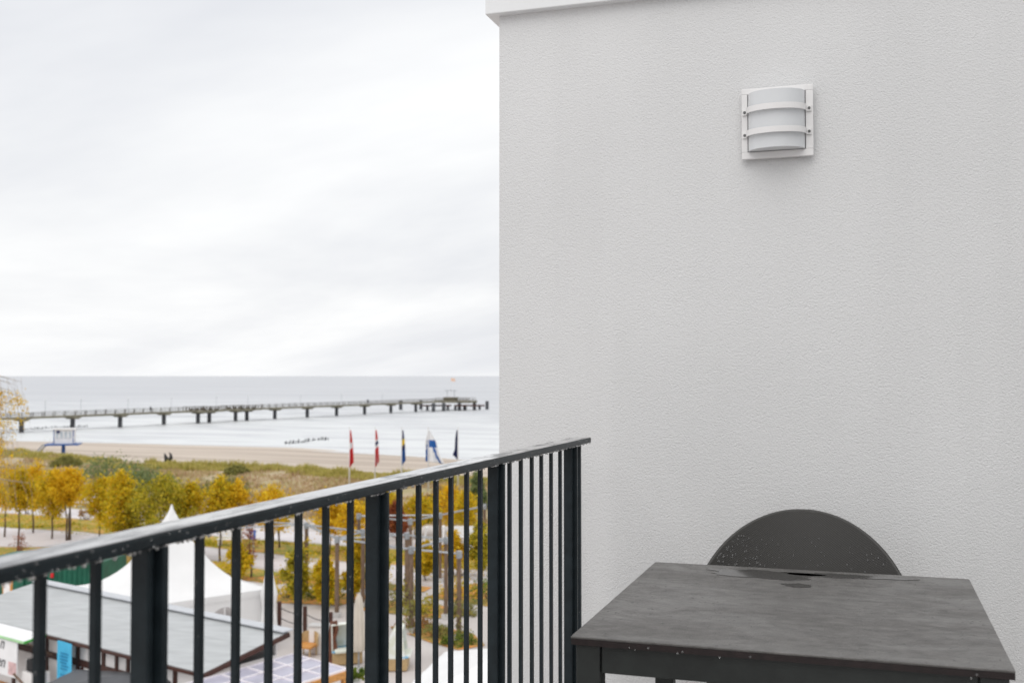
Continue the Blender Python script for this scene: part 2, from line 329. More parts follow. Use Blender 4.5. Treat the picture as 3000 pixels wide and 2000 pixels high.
def litter(name, a, b_, c_, sc=1.4):
    m, t, b = _mat(name); N, L = t.nodes, t.links
    tc = N.new('ShaderNodeTexCoord'); n = N.new('ShaderNodeTexNoise'); n.inputs['Scale'].default_value = .32; n.inputs['Detail'].default_value = 6; n.inputs['Roughness'].default_value = .7; L.new(tc.outputs['Object'], n.inputs['Vector'])
    v = N.new('ShaderNodeTexVoronoi'); v.inputs['Scale'].default_value = sc * 3; L.new(tc.outputs['Object'], v.inputs['Vector'])
    s = N.new('ShaderNodeSeparateColor'); L.new(v.outputs['Color'], s.inputs[0])
    ad = N.new('ShaderNodeMath'); ad.operation = 'MULTIPLY_ADD'; ad.inputs[1].default_value = .35; L.new(s.outputs[0], ad.inputs[0]); L.new(n.outputs['Fac'], ad.inputs[2])
    r = N.new('ShaderNodeValToRGB'); L.new(ad.outputs[0], r.inputs[0]); e = r.color_ramp.elements; e.new(.5)
    for i, (p, c) in enumerate(((.48, a), (.68, b_), (.85, c_))): e[i].position = p; e[i].color = (*c, 1)
    L.new(r.outputs[0], b.inputs['Base Color']); b.inputs['Roughness'].default_value = .9
    bp = N.new('ShaderNodeBump'); bp.inputs['Strength'].default_value = .6; bp.inputs['Distance'].default_value = .1; L.new(s.outputs[1], bp.inputs['Height']); L.new(bp.outputs[0], b.inputs['Normal'])
    return m
M['lawn'] = litter('lawn_with_leaf_litter', (.20, .24, .03), (.40, .31, .05), (.62, .30, .08))
M['bed'] = litter('planting_bed_litter', (.14, .15, .03), (.38, .25, .06), (.68, .28, .07))
M['paving'] = mat('pale_paving', (.46, .42, .40), .7, .1, .3, c2=(.57, .53, .51), spec=.4, detail=8)
M['path'] = mat('pale_pink_path', (.58, .545, .55), .6, .08, .4, c2=(.70, .66, .67), spec=.4, detail=8)
M['kerb'] = mat('kerb_stone', (.5, .49, .48), .7, .1, 2)

def sea_mat():
    m, t, b = _mat('grey_sea_water'); N, L = t.nodes, t.links
    g = N.new('ShaderNodeNewGeometry'); sp = N.new('ShaderNodeSeparateXYZ'); L.new(g.outputs['Position'], sp.inputs[0])
    mp = N.new('ShaderNodeMapping'); mp.inputs['Scale'].default_value = (.022, .16, 1); L.new(g.outputs['Position'], mp.inputs[0])
    n = N.new('ShaderNodeTexNoise'); n.inputs['Scale'].default_value = 1; n.inputs['Detail'].default_value = 8; n.inputs['Roughness'].default_value = .62; n.inputs['Distortion'].default_value = .5; L.new(mp.outputs[0], n.inputs['Vector'])
    # surf zone: foam thins out with distance from the beach
    zf = N.new('ShaderNodeMapRange'); zf.inputs[1].default_value = 175; zf.inputs[2].default_value = 750; zf.inputs[3].default_value = .12; zf.inputs[4].default_value = -.14; L.new(sp.outputs[1], zf.inputs[0])
    ad = N.new('ShaderNodeMath'); L.new(n.outputs['Fac'], ad.inputs[0]); L.new(zf.outputs[0], ad.inputs[1])
    fr = N.new('ShaderNodeMapRange'); fr.interpolation_type = 'SMOOTHSTEP'; fr.inputs[1].default_value = .47; fr.inputs[2].default_value = .64; L.new(ad.outputs[0], fr.inputs[0])
    mp2 = N.new('ShaderNodeMapping'); mp2.inputs['Scale'].default_value = (.004, .02, 1); L.new(g.outputs['Position'], mp2.inputs[0])
    n2 = N.new('ShaderNodeTexNoise'); n2.inputs['Scale'].default_value = 1; n2.inputs['Detail'].default_value = 6; L.new(mp2.outputs[0], n2.inputs['Vector'])
    r = N.new('ShaderNodeValToRGB'); L.new(n2.outputs['Fac'], r.inputs[0]); r.color_ramp.elements[0].position = .3; r.color_ramp.elements[0].color = (.42, .435, .46, 1); r.color_ramp.elements[1].position = .7; r.color_ramp.elements[1].color = (.56, .57, .595, 1)
    mx = N.new('ShaderNodeMix'); mx.data_type = 'RGBA'; L.new(fr.outputs[0], mx.inputs[0]); L.new(r.outputs[0], mx.inputs[6]); mx.inputs[7].default_value = (.69, .71, .715, 1); L.new(mx.outputs[2], b.inputs['Base Color'])
    b.inputs['Roughness'].default_value = .38; b.inputs['IOR'].default_value = 1.33
    mp3 = N.new('ShaderNodeMapping'); mp3.inputs['Scale'].default_value = (.08, .35, 1); L.new(g.outputs['Position'], mp3.inputs[0])
    n3 = N.new('ShaderNodeTexNoise'); n3.inputs['Scale'].default_value = 1; n3.inputs['Detail'].default_value = 5; L.new(mp3.outputs[0], n3.inputs['Vector'])
    bp = N.new('ShaderNodeBump'); bp.inputs['Strength'].default_value = .5; bp.inputs['Distance'].default_value = .5; L.new(n3.outputs['Fac'], bp.inputs['Height']); L.new(bp.outputs[0], b.inputs['Normal'])
    return m
M['sea'] = sea_mat()

# ================================================================== SETTING: land, beach, sea
def crestY(X): return float(np.interp(X, [-400, -160, -111, -97, -79, -57, -43, 0, 200], [135, 128, 116.5, 110, 104.8, 102.7, 98.9, 95, 92]))
def shoreY(X): return float(np.interp(X, [-400, -185, -107, -62, 0, 300], [200, 194, 193, 172, 160, 150]))
def land(X, Y):
    yc, ys = crestY(X), shoreY(X)
    if Y < 77: return 0.0
    nz = mnoise.noise(Vector((X * .06, Y * .09, 0)))
    if Y <= yc:
        t = (Y - 77) / (yc - 77); t = t * t * (3 - 2 * t)
        return 1.5 * t + nz * 1.1 * math.sin(math.pi * min(1, (Y - 77) / (yc - 77)))
    t = Y - yc
    if t < 10: return 1.5 - 2.3 * (t / 10) ** .8 if t > 0 else 1.5
    k = (Y - yc - 10) / max(1, ys - yc - 10)
    return -.8 - 2.2 * k + nz * .12 * max(0, 1 - k)
def terrain(name, xs, ys, m):
    v = [(x, y, land(x, y)) for y in ys for x in xs]; nx = len(xs)
    f = [(j * nx + i, j * nx + i + 1, (j + 1) * nx + i + 1, (j + 1) * nx + i) for j in range(len(ys) - 1) for i in range(nx - 1)]
    b = MB(); b.v = v; b.f = f; return struct(b.build(name, m, smooth=True))
XS = [-3000, -1500, -800, -400, -260] + list(np.arange(-200, 41, 3.0)) + [80, 150, 300, 800, 3000]
terrain('ground', XS, [-3000, -800, -200, -60, 0, 30, 60, 77], M['paving'])
terrain('dune', XS, list(np.arange(77, 119.1, 1.5)), M['dunesand'])
terrain('beach', XS, list(np.arange(119, 260, 3.0)), M['sand'])
def sea():
    xs = np.concatenate([[-60000, -20000, -6000, -2000, -900, -500], np.arange(-340, 61, 5.0), [150, 400, 1200, 4000, 20000, 60000]])
    ys = np.concatenate([np.arange(150, 460, 1.6), [470, 490, 520, 560, 620, 700, 850, 1100, 1600, 2500, 5000, 12000, 60000]])
    v = []
    for y in ys:
        for x in xs:
            a = 0
            if 155 < y < 470 and -345 < x < 65:
                fade = min(1, (470 - y) / 60)
                ph = y * .42 + mnoise.noise(Vector((x * .012, y * .012, 3))) * 5
                a = fade * (.20 * max(0, math.sin(ph)) ** 3 * (1 + mnoise.noise(Vector((x * .03, y * .05, 9)))) + .10 * mnoise.noise(Vector((x * .08, y * .25, 1))))
            v.append((float(x), float(y), -3 + a))
    nx = len(xs); f = [(j * nx + i, j * nx + i + 1, (j + 1) * nx + i + 1, (j + 1) * nx + i) for j in range(len(ys) - 1) for i in range(nx - 1)]
    b = MB(); b.v = v; b.f = f; return struct(b.build('sea', M['sea'], smooth=True))
sea()
def sheet(name, pts, z, m):
    b = MB(); b.prism(pts, z - .003, z); return struct(b.build(name, m))
sheet('path', [(-120, 65), (-70, 65.8), (-55, 65.4), (-41, 62), (-30, 60), (-10, 60), (-10, 55), (-30, 55.5), (-38, 58.3), (-50, 60.2), (-56, 58.6), (-70, 58), (-120, 57)], .004 + .004, M['path'])
sheet('upper_path', [(-120, 79), (-66, 76.7), (-58, 75), (-44, 71.8), (-20, 69), (0, 69), (0, 66), (-20, 65.5), (-44, 67.2), (-58, 71.6), (-66, 73), (-120, 74)], .008, M['path'])
sheet('lawn', [(-120, 73.5), (-66, 72.6), (-58, 71.2), (-44, 66.8), (-20, 65), (0, 65.5), (0, 60.5), (-30, 60.4), (-41, 62.4), (-55, 65.8), (-70, 66.2), (-120, 65.5)], .012, M['lawn'])
sheet('lower_lawn', [(-120, 56.5), (-70, 57.6), (-56, 58.2), (-50, 59.8), (-38, 57.9), (-31, 55.2), (-31, 52.5), (-38, 54.5), (-46, 54), (-60, 52), (-120, 50)], .012, M['lawn'])
sheet('grass_verge', [(-120, 83), (-66, 79), (-44, 73.5), (-20, 71), (0, 71), (0, 78), (-120, 90)], .012, M['lawn']) if False else None
BEDS = [[(-20.9, 45.4), (-18, 43.3), (-16.4, 42.5), (-15.6, 43.6), (-16.8, 45.4), (-19.8, 46.6)],
        [(-24, 48.2), (-19.6, 47.6), (-17.9, 48.9), (-19, 50.2), (-23.4, 50.7)],
        [(-22, 52), (-18, 50.9), (-14.6, 52), (-15.6, 56), (-20.8, 56.4)],
        [(-30, 48.2), (-25.2, 48.8), (-24.4, 51.4), (-29, 52)],
        [(-34, 53), (-27, 53), (-22.5, 53.2), (-22.6, 54.6), (-33, 55)]]
for pts in BEDS: sheet('planting_bed', pts, .03, M['bed'])

# ================================================================== BALCONY: partition wall, railing, lamp, table, chair
FZ = 10.28                                   # balcony floor level
YW, XC, ZC = 3.2, -1.0985, 12.641            # wall plane, wall end, coping underside
struct(MB().span(-.84, 1.6, -3.2, YW, FZ - .22, FZ).build('balcony_floor', M['floor']))
hb = thing('hotel_building', 'white rendered hotel body carrying the balcony', 'building', (4, -2, 0))
MB().span(-.78, 12, -9, YW + .3, 0, FZ - .224).build('lower_storeys', M['stucco'], hb)
MB().span(1.604, 12, -9, YW + .3, FZ - .22, 13.2).build('upper_storey', M['stucco'], hb)
pw = thing('partition_wall', 'white stucco partition wall filling the right half, with wall lamp', 'wall', (0, YW, FZ))
MB().span(XC, 1.6, YW, YW + .28, FZ - .2, ZC + .05).build('wall', M['stucco'], pw)
cp = MB(); cp.span(-1.136, 1.6, YW - .03, YW + .32, ZC, ZC + .26)
cpo = cp.build('coping', M['coping'], pw, bevel=.003); cpo['label'] = 'smooth white metal coping along the wall top'
MB().span(-1.1363, 1.6, YW - .0303, YW - .0295, ZC + .0, ZC + .010).build('drip_edge', M['coping'], cpo) if False else None

# ---- railing
XR = -.78
ZR = CZ - .178
rl = thing('balcony_railing', 'anthracite metal balcony railing wet with rain, rising across the left', 'railing', (XR, 1.3, FZ))
hro = MB().span(XR - .032, XR + .02, -2.6, 3.035, ZR - .015, ZR).build('handrail', M['rail'], rl, bevel=.003)
MB().span(XR - .0305, XR + .0185, -2.6, 3.033, ZR - .0005, ZR + .0012).build('rain_film', M['handrail'], hro, bevel=.0008)
MB().span(XR - .015, XR + .015, -2.6, 3.035, FZ + .09, FZ + .105).build('bottom_rail', M['rail'], rl)
posts = [-2.02, -1.41, -.80, -.19, .43, 1.043, 1.640, 2.245, 2.868]
for p in posts:
    po = MB().span(XR - .012, XR + .012, p - .018, p - .007, FZ, ZR - .0155).build('post', M['rail'], rl, bevel=.002)
    MB().span(XR - .012, XR + .022, p - .003, p + .006, FZ, ZR - .0155).build('post_flange', M['rail'], po, bevel=.0015)
bal = []
for a, b_ in zip(posts[:-1], posts[1:]):
    s = (b_ - a - .002) / 7.25
    bal += [a + .013 + s * (i + 1) * 1.0 + .004 for i in range(6)]
fix = {5: [1.14, 1.221, 1.302, 1.382, 1.464, 1.546], 6: [1.734, 1.819, 1.902, 1.98, 2.067, 2.149], 7: [2.345, 2.43, 2.517, 2.598, 2.686, 2.772]}
for k, vals in fix.items():
    for i, y in enumerate(vals): bal[k * 6 + i] = y
bal[4 * 6 + 5] = .953; bal[4 * 6 + 4] = .872; bal[4 * 6 + 3] = .79; bal[4 * 6 + 2] = .71; bal.append(2.976)
bme = MB().span(-.004, .004, -.005, .005, FZ + .1055, ZR - .0155).mesh('baluster', M['rail'])
for y in bal:
    o = bpy.data.objects.new('baluster', bme); col.objects.link(o); o.parent = rl; o.location = (0, y - 1.3, -FZ)
rd = MB()
for i in range(420):
    y = random.uniform(.75, 3.03); r = random.uniform(.0012, .003)
    k = random.random()
    if k < .62: rd.ball((XR + .02 - random.uniform(-.0005, .004), y, ZR - .0152 - r * .2), r * .75, 5)
    elif k < .82: rd.ball((XR + .0205, y, ZR - random.uniform(.002, .014)), r * .7, 5, (.5, 1, 1))
    elif y > 2: rd.ball((XR + random.uniform(-.03, .018), y, ZR), r * random.uniform(.6, 1.2), 5, (1, 1.3, .35))
for y in bal + posts:
    if y > .7:
        for i in range(5): rd.ball((XR + random.uniform(-.003, .003), y - .0052, random.uniform(FZ + .2, ZR - .03)), random.uniform(.0008, .0018), 5, (1, .6, 1.2))
o = rd.build('raindrops', M['drop'], rl, smooth=True); o['kind'] = 'stuff'

# ---- wall lamp
lx0, lx1, lz0, lz1 = -.341, -.139, 12.131, 12.337
lc = (lx0 + lx1) / 2; lm = (lz0 + lz1) / 2
la = thing('wall_lamp', 'square white wall lamp with frosted diffuser behind two curved bars', 'lamp', (lc, YW, lm))
MB().span(lx0 + .012, lx1 - .012, YW - .012, YW - .0005, lz0 + .012, lz1 - .012).build('back_plate', M['lampw'], la)
fr = MB(); yf = YW - .024; dxa, dxb = lx0 + .017, lx1 - .021; dza, dzb = lz0 + .020, lz1 - .017
fr.span(lx0, lx1, yf, YW - .0125, lz0, dza).span(lx0, lx1, yf, YW - .0125, dzb, lz1).span(lx0, dxa, yf, YW - .0125, dza, dzb).span(dxb, lx1, yf, YW - .0125, dza, dzb)
fr.build('frame', M['lampw'], la, bevel=.0015)
hw = (dxb - dxa) / 2 - .0012; xc = (dxa + dxb) / 2
def dif(u, v):
    a = math.pi * (1 - u); return (xc + hw * math.cos(a), YW - .0125 - .066 * math.sin(a) ** .85, dza + .001 + (dzb - dza - .002) * v)
db = MB().grid(dif, 28, 1)
db.poly([dif(i / 28, 0) for i in range(29)]); db.poly([dif(1 - i / 28, 1) for i in range(29)])
dfo = db.build('diffuser', M['diffuser'], la, smooth=False)
for p in dfo.data.polygons: p.use_smooth = len(p.vertices) == 4
for zz in (lm + .033, lm - .034):
    bb = MB(); n = 30; prof = []
    for i in range(n + 1):
        a = math.pi * (1 - i / n); prof.append((xc + (hw + .004) * math.cos(a), yf - .001 - .062 * math.sin(a) ** .8))
    prof = [(lx0 + .003, yf - .0005)] + prof + [(lx1 - .005, yf - .0005)]
    t = .004; h = .0085; base = 0
    for (x, y) in prof:
        bb.v += [(x, y, zz - h), (x, y - t, zz - h), (x, y - t, zz + h), (x, y, zz + h)]
    for i in range(len(prof) - 1):
        for k in range(4): a = i * 4 + k; b_ = i * 4 + (k + 1) % 4; bb.f.append((a, b_, b_ + 4, a + 4))
    bb.f += [(3, 2, 1, 0), tuple(4 * (len(prof) - 1) + k for k in range(4))]
    g = bb.build('guard_bar', M['lampw'], la)
    for sx in (lx0 + .009, lx1 - .011):
        MB().tube([(sx, yf - .0045, zz), (sx, yf - .0075, zz)], [.0042, .0036], 14).build('screw', M['screw'], g)

# ---- table
tx0, tx1, ty0, ty1, tz = -.514, .2205, 1.8965, 2.715, 11.03
tb = thing('bistro_table', 'dark grey balcony table with a rain-wet top and a puddle', 'table', ((tx0 + tx1) / 2, (ty0 + ty1) / 2, FZ))
top = MB().span(tx0, tx1, ty0, ty1, tz - .004, tz).build('tabletop', M['tabletop'], tb, bevel=.001)
MB().span(tx0 + .0005, tx1 - .0005, ty0 + .0005, ty1 - .0005, tz - .015, tz - .0042).build('core_edge', M['hpledge'], tb)
for sx, sy in ((0, 0), (1, 0), (0, 1), (1, 1)):
    x = tx0 + .008 if not sx else tx1 - .008 - .044; y = ty0 + .008 if not sy else ty1 - .008 - .044
    MB().span(x, x + .044, y, y + .044, FZ, tz - .0155).build('leg', M['tframe'], tb, bevel=.002)
for (a, b_, c, d) in ((tx0 + .0535, tx1 - .0535, ty0 + .012, ty0 + .030), (tx0 + .0535, tx1 - .0535, ty1 - .030, ty1 - .012), (tx0 + .012, tx0 + .030, ty0 + .0535, ty1 - .0535), (tx1 - .030, tx1 - .012, ty0 + .0535, ty1 - .0535)):
    MB().span(a, b_, c, d, tz - .065, tz - .0155).build('apron', M['tframe'], tb, bevel=.002)
def puddle(cx, cy, rx, ry, seed, k=64):
    pts = []
    for i in range(k):
        a = 2 * math.pi * i / k; f = 1 + .55 * mnoise.noise(Vector((math.cos(a) * 1.3 + seed, math.sin(a) * 1.3, seed))) + .2 * mnoise.noise(Vector((math.cos(a) * 4 + seed, math.sin(a) * 4, 2)))
        pts.append((min(tx1 - .004, max(tx0 + .004, cx + rx * f * math.cos(a))), min(ty1 - .003, cy + ry * f * math.sin(a))))
    return pts
for (cx, cy, rx, ry, sd) in ((-.23, 2.625, .13, .055, 3.1), (-.155, 2.51, .028, .022, 8.2), (-.05, 2.655, .12, .025, 5.5)):
    b = MB(); n = len(puddle(cx, cy, rx, ry, sd)); P = puddle(cx, cy, rx, ry, sd)
    b.v = [(x, y, tz + .0003) for x, y in P] + [(cx + (x - cx) * .97, cy + (y - cy) * .97, tz + .0012) for x, y in P]
    b.f = [(i, (i + 1) % n, n + (i + 1) % n, n + i) for i in range(n)] + [tuple(n + i for i in range(n))]
    b.build('puddle', M['puddle'], tb)
td = MB()
for i in range(900):
    td.ball((random.uniform(tx0 + .01, tx1 - .01), ty0 + .01 + (ty1 - ty0 - .02) * random.random() ** .8, tz), random.uniform(.0006, .0022), 5, (1.2, 1.2, .4))
for i in range(9): td.ball((random.uniform(tx0, tx1), ty0 - .0005, tz - random.uniform(.010, .017)), random.uniform(.0012, .0026), 5)
o = td.build('raindrops', M['drop'], tb, smooth=True); o['kind'] = 'stuff'

# ---- chair behind the table
chx, chy = -.166, 2.60
ch = thing('shell_chair', 'dark woven shell chair with rounded back tucked behind the table', 'chair', (chx, chy, FZ))
def backs(u, v):                             # u across, v up: rounded back that wraps forwards at its sides
    z = .43 + .429 * math.sin(v * math.pi / 2) ** 1.0; a, bz, z0 = .276, .284, .575
    k = (z - z0) / bz; hw_ = a * math.sqrt(max(0, 1 - k * k)) if z > z0 else .278 - .03 * (z0 - z) / .15
    s = (2 * u - 1); x = hw_ * math.sin(s * math.pi / 2) if z > z0 else hw_ * s
    y = .33 + .06 * (z - .43) / .4 - .09 * (x / .278) ** 2
    return (chx + x, chy + y, FZ + z)
bo = MB().grid(backs, 40, 36).build('backrest', M['weave'], ch, smooth=True)
md = bo.modifiers.new('t', 'SOLIDIFY'); md.thickness = .010; md.offset = 0
rim = [backs(0, v / 36) for v in range(36)] + [backs(u / 30, 1.0) for u in range(1)] + [backs(1, v / 36) for v in range(35, -1, -1)]
rimo = MB().tube([p for i, p in enumerate(rim) if i != 36], .0052, 8).build('rim', M['weave'], bo, smooth=True)
def seatf(u, v):
    x = (2 * u - 1) * (.235 - .02 * (1 - v)); y = -.14 + .46 * v; return (chx + x, chy + y, FZ + .445 - .03 * math.sin(math.pi * u) * math.sin(math.pi * min(1, v + .1)) - .015 * (1 - v) ** 3)
so_ = MB().grid(seatf, 18, 18).build('seat', M['weave'], ch, smooth=True); md = so_.modifiers.new('t', 'SOLIDIFY'); md.thickness = .014; md.offset = -1
for sx in (-1, 1):
    MB().tube([(chx + sx * .19, chy - .10, FZ + .43), (chx + sx * .22, chy - .14, FZ)], [.014, .011], 10).build('leg', M['tframe'], ch, smooth=True)
    MB().tube([(chx + sx * .19, chy + .28, FZ + .43), (chx + sx * .22, chy + .40, FZ)], [.014, .011], 10).build('leg', M['tframe'], ch, smooth=True)
cd = MB()
for i in range(150):
    u = random.choice([random.uniform(.08, .35), random.uniform(.1, .9)]); v = .42 + .22 * random.random() ** 1.2
    p = Vector(backs(u, v)); cd.ball(p + Vector((0, -.0055, 0)), random.uniform(.0012, .0028), 6, (1, .7, 1.25))
o = cd.build('raindrops', M['drop'], bo, smooth=True); o['kind'] = 'stuff'

# ================================================================== PIER
def pX(Y): return -206.5 + (Y - 222.9) * .186
def pY(px):                                     # where the sight line through a column crosses the pier line
    d = ray(px, 1230); k = .186
    # X = d0 t, Y = d1 t ; X = -206.5 + (Y-222.9)*k
    t = (-206.5 - 222.9 * k) / (d[0] - k * d[1]); return d[1] * t
pr = thing('pier', 'long grey concrete pier on dark piles reaching into the sea', 'pier', (pX(300), 300, -3))
pd = Vector((.186, 1, 0)).normalized(); pn = Vector((pd.y, -pd.x, 0))
DZ = .95
def pier_pt(Y, off=0, z=0): return Vector((pX(Y), Y, z)) + pn * off
Y0, Y1 = 195, pY(1290)
MB().bar(pier_pt(Y0, 0, DZ - .25), pier_pt(Y1, 0, DZ - .25), 3.6, .5).build('deck', M['concrete'], pr)
rb = MB(); Yv = Y0
while Yv < Y1:
    for sd in (-1.75, 1.75): rb.bar(pier_pt(Yv, sd, DZ), pier_pt(Yv, sd, DZ + 1.15), .13, .13)
    Yv += 3.3
for sd in (-1.75, 1.75):
    for z in (.35, .7, 1.1): rb.bar(pier_pt(Y0, sd, DZ + z), pier_pt(Y1, sd, DZ + z), .05, .06)
rb.build('railing', M['pierrail'], pr)
for px in (-160, -40, 63, 213, 352, 480, 580, 613, 690, 723, 805, 900, 986, 1068, 1145, 1218):
    Yp = pY(px); p = pier_pt(Yp)
    pl = MB().tube([(p.x, p.y, -6), (p.x, p.y, DZ - 1.0)], .62, 14).build('pile', M['pile'], pr, smooth=False)
    MB().box((p.x, p.y, DZ - .85), (3.4, 1.6, .36), rz=math.atan2(pn.y, pn.x)).box((p.x, p.y, DZ - .6), (3.8, 2.6, .3), rz=math.atan2(pn.y, pn.x)).build('pile_cap', M['concrete'], pl)
for a, b_, wdt in ((576, 617, 7.5), (686, 727, 7.5)):
    ya, yb = pY(a) - 2, pY(b_) + 2
    MB().bar(pier_pt(ya, 0, DZ - .27), pier_pt(yb, 0, DZ - .27), wdt, .5).build('bay_platform', M['concrete'], pr)
    kb = MB()
    for i in range(9):
        yy = ya + (yb - ya) * i / 8
        for sd in (-wdt / 2 + .1, wdt / 2 - .1): kb.bar(pier_pt(yy, sd, DZ), pier_pt(yy, sd, DZ + 1.15), .14, .14)
    for sd in (-wdt / 2 + .1, wdt / 2 - .1): kb.bar(pier_pt(ya, sd, DZ + 1.1), pier_pt(yb, sd, DZ + 1.1), .07, .07)
    for i in range(3):
        yy = ya + (yb - ya) * (i + 1) / 4; kb.box(pier_pt(yy, wdt / 2 - 1, DZ + .25), (.5, 1.6, .5)); kb.box(pier_pt(yy, -wdt / 2 + 1, DZ + .25), (.5, 1.6, .5))
    kb.build('bay_railing', M['pierrail'], pr)
for px in (120, 225, 363, 490, 622, 715, 870, 990, 1110):
    p = pier_pt(pY(px), 1.6, DZ); lp = MB().tube([p, p + Vector((0, 0, 4.2))], .05, 6).build('lamp_post', M['steel'], pr)
    MB().ball(p + Vector((0, 0, 4.3)), .16, 6).build('lamp_head', M['whitepaint'], lp)
# pier head: wide platform, landing stages and mooring piles
ph = pr
HX, HY = pier_pt(Y1 + 4).x, Y1 + 4
MB().box((HX + 3, HY + 4, DZ - .3), (16, 9, .9), rz=-.1).build('head_deck', M['concrete'], ph)
hr = MB()
for i in range(12):
    for sy in (-4.3, 4.3): hr.box((HX - 4.7 + i * 1.40, HY + 4 + sy - .1 * (i * 1.40 - 7.7), DZ + .7), (.16, .16, 1.3))
for sy in (-4.3, 4.3): hr.bar((HX - 4.7, HY + 4.77 + sy, DZ + 1.3), (HX + 10.7, HY + 3.23 + sy, DZ + 1.3), .1, .1); hr.bar((HX - 4.7, HY + 4.77 + sy, DZ + .6), (HX + 10.7, HY + 3.23 + sy, DZ + .6), .35, .1)
hr.build('head_railing', M['pierrail'], ph)
for i, (px, py, tp) in enumerate(((1174, 1201, DZ), (1233, 1200, DZ), (1252, 1203, -1.0), (1270, 1207, DZ - .5), (1300, 1206, DZ - .5), (1312, 1203, -.9), (1334, 1202, -.9), (1346, 1204, DZ - .5), (1362, 1203, -.6), (1390, 1202, .3), (1405, 1201, -.8), (1427, 1200, .6))):
    p = at(px, py, -3.2); MB().tube([(p.x, p.y, -6), (p.x, p.y, tp)], .75 if tp > -.7 else .55, 12).build('pile', M['pile'], ph)
for x0, x1, py in ((1236, 1322, 1186), (1332, 1420, 1186)):
    a = at(x0, py, -1.0); b_ = at(x1, py, -1.0)
    k = depth(at(1300, 1204, -3.2)) / depth(a); a = Vector(CC) + (a - Vector(CC)) * k; b_ = Vector(CC) + (b_ - Vector(CC)) * k; a.z = b_.z = -.85
    MB().bar(a, b_, 4, .55).build('landing_stage', M['darktimber'], ph)
MB().box((HX + 1, HY + 3.5, DZ + 1.3), (5.5, 4, .5), rz=-.1).box((HX + 1, HY + 3.5, DZ + .6), (5, 3.5, 1.1), rz=-.1).build('shelter_bench', M['concrete'], ph)
sh = MB()
for a in (-1.6, 1.6): sh.box((HX + 1 + a, HY + 3.4, DZ + 2.6), (.15, .15, 3.4))
sh.box((HX + 1, HY + 3.4, DZ + 4.4), (4.5, 2.5, .2)); sh.build('shelter', M['steel'], ph)
fo = thing('pier_flagpole', 'thin mast with small orange flag on the pier head', 'flagpole', (HX + 3, HY + 2.4, DZ))
MB().tube([(HX + 1.5, HY + 2.4, DZ + .155), (HX + 1.5, HY + 2.4, DZ + 10)], [.07, .04], 6).build('mast', M['pole'], fo)
MB().grid(lambda u, v: (HX + 1.5 + 1.9 * u, HY + 2.4 + .2 * math.sin(u * 6), DZ + 8.4 + 1.3 * v - .3 * u), 8, 2).build('flag', M['orange_c'], fo, solid=.02)

# ---- people on the pier
def person(name, loc, rz, h, label, m, step=.18):
    P = {'pel': (0, 0, .53), 'ch': (0, .01, .73), 'nk': (0, .01, .84), 'hd': (0, .02, .90), 'tp': (0, .02, .975)}
    V = []; E_ = []; Rr = []
    def add(p, r): V.append(Vector(p) * h); Rr.append(r * h); return len(V) - 1
    a = add(P['pel'], .088); b_ = add(P['ch'], .105); c = add(P['nk'], .034); d = add(P['hd'], .052); e = add(P['tp'], .042); E_ += [(a, b_), (b_, c), (c, d), (d, e)]
    for sx in (-1, 1):
        s1 = add((sx * .105, .01, .79), .04); s2 = add((sx * .125, .01 - sx * .03, .63), .033); s3 = add((sx * .11, .06 - sx * .05, .50), .026); s4 = add((sx * .105, .08 - sx * .05, .455), .022); E_ += [(b_, s1), (s1, s2), (s2, s3), (s3, s4)]
        l1 = add((sx * .05, 0, .49), .062); l2 = add((sx * .052, sx * step * .45, .28), .045); l3 = add((sx * .052, sx * step * .8 - .02, .045), .03); l4 = add((sx * .055, sx * step * .8 + .07, .02), .024); E_ += [(a, l1), (l1, l2), (l2, l3), (l3, l4)]
    me = bpy.data.meshes.new(name); me.from_pydata([tuple(v) for v in V], E_, []); me.materials.append(m)
    o = bpy.data.objects.new(name, me); col.objects.link(o); o.location = loc; o.rotation_euler = (0, 0, rz)
    s = o.modifiers.new('skin', 'SKIN')
    for i, sv in enumerate(me.skin_vertices[0].data): sv.radius = (Rr[i], Rr[i]); sv.use_root = i == 0
    s2 = o.modifiers.new('sub', 'SUBSURF'); s2.levels = 1; s2.render_levels = 1
    return tag(o, label, 'person')
M['coat'] = mat('dark_coat', (.02, .022, .03), .8, .2, 6); M['coat2'] = mat('blue_grey_coat', (.05, .06, .09), .8, .2, 6)
person('person', pier_pt(pY(445), -.6, DZ), .4, 1.8, 'person in dark coat walking alone on the left stretch of the pier', M['coat'])
person('person', pier_pt(pY(1076), .4, DZ), .2, 1.8, 'person in black coat, left of the two walking far out on the pier', M['coat'])
person('person', pier_pt(pY(1079.5), -.5, DZ), 3.3, 1.75, 'person in blue-grey coat, right of the two walking far out on the pier', M['coat2'])

# ---- groynes: rows of stakes running into the surf
def groyne(a, b_, n, label, pxs=None):
    a, b_ = Vector(a), Vector(b_); g = thing('groyne', label, 'groyne', (a.x, a.y, -3.2), 'timber groynes in the surf')
    me = MB().cyl((0, 0, -1.5), .14, 2.6, 8, .12).mesh('stake', M['pile'])
    for i in range(n):
        p = a.lerp(b_, i / (n - 1)); o = bpy.data.objects.new('stake', me); col.objects.link(o); o.parent = g
        o.location = (p.x - a.x + random.uniform(-.15, .15), p.y - a.y, random.uniform(-.55, -.08)); o.rotation_euler = (random.uniform(-.08, .08), random.uniform(-.08, .08), 0)
groyne((-214.7, 228.4, 0), (-211.2, 253.5, 0), 40, 'row of dark stakes in the surf below the pier beside the lifeguard tower')
groyne((-117.5, 202.2, 0), (-116.5, 219.3, 0), 26, 'row of dark stakes in the surf left of the red flag')

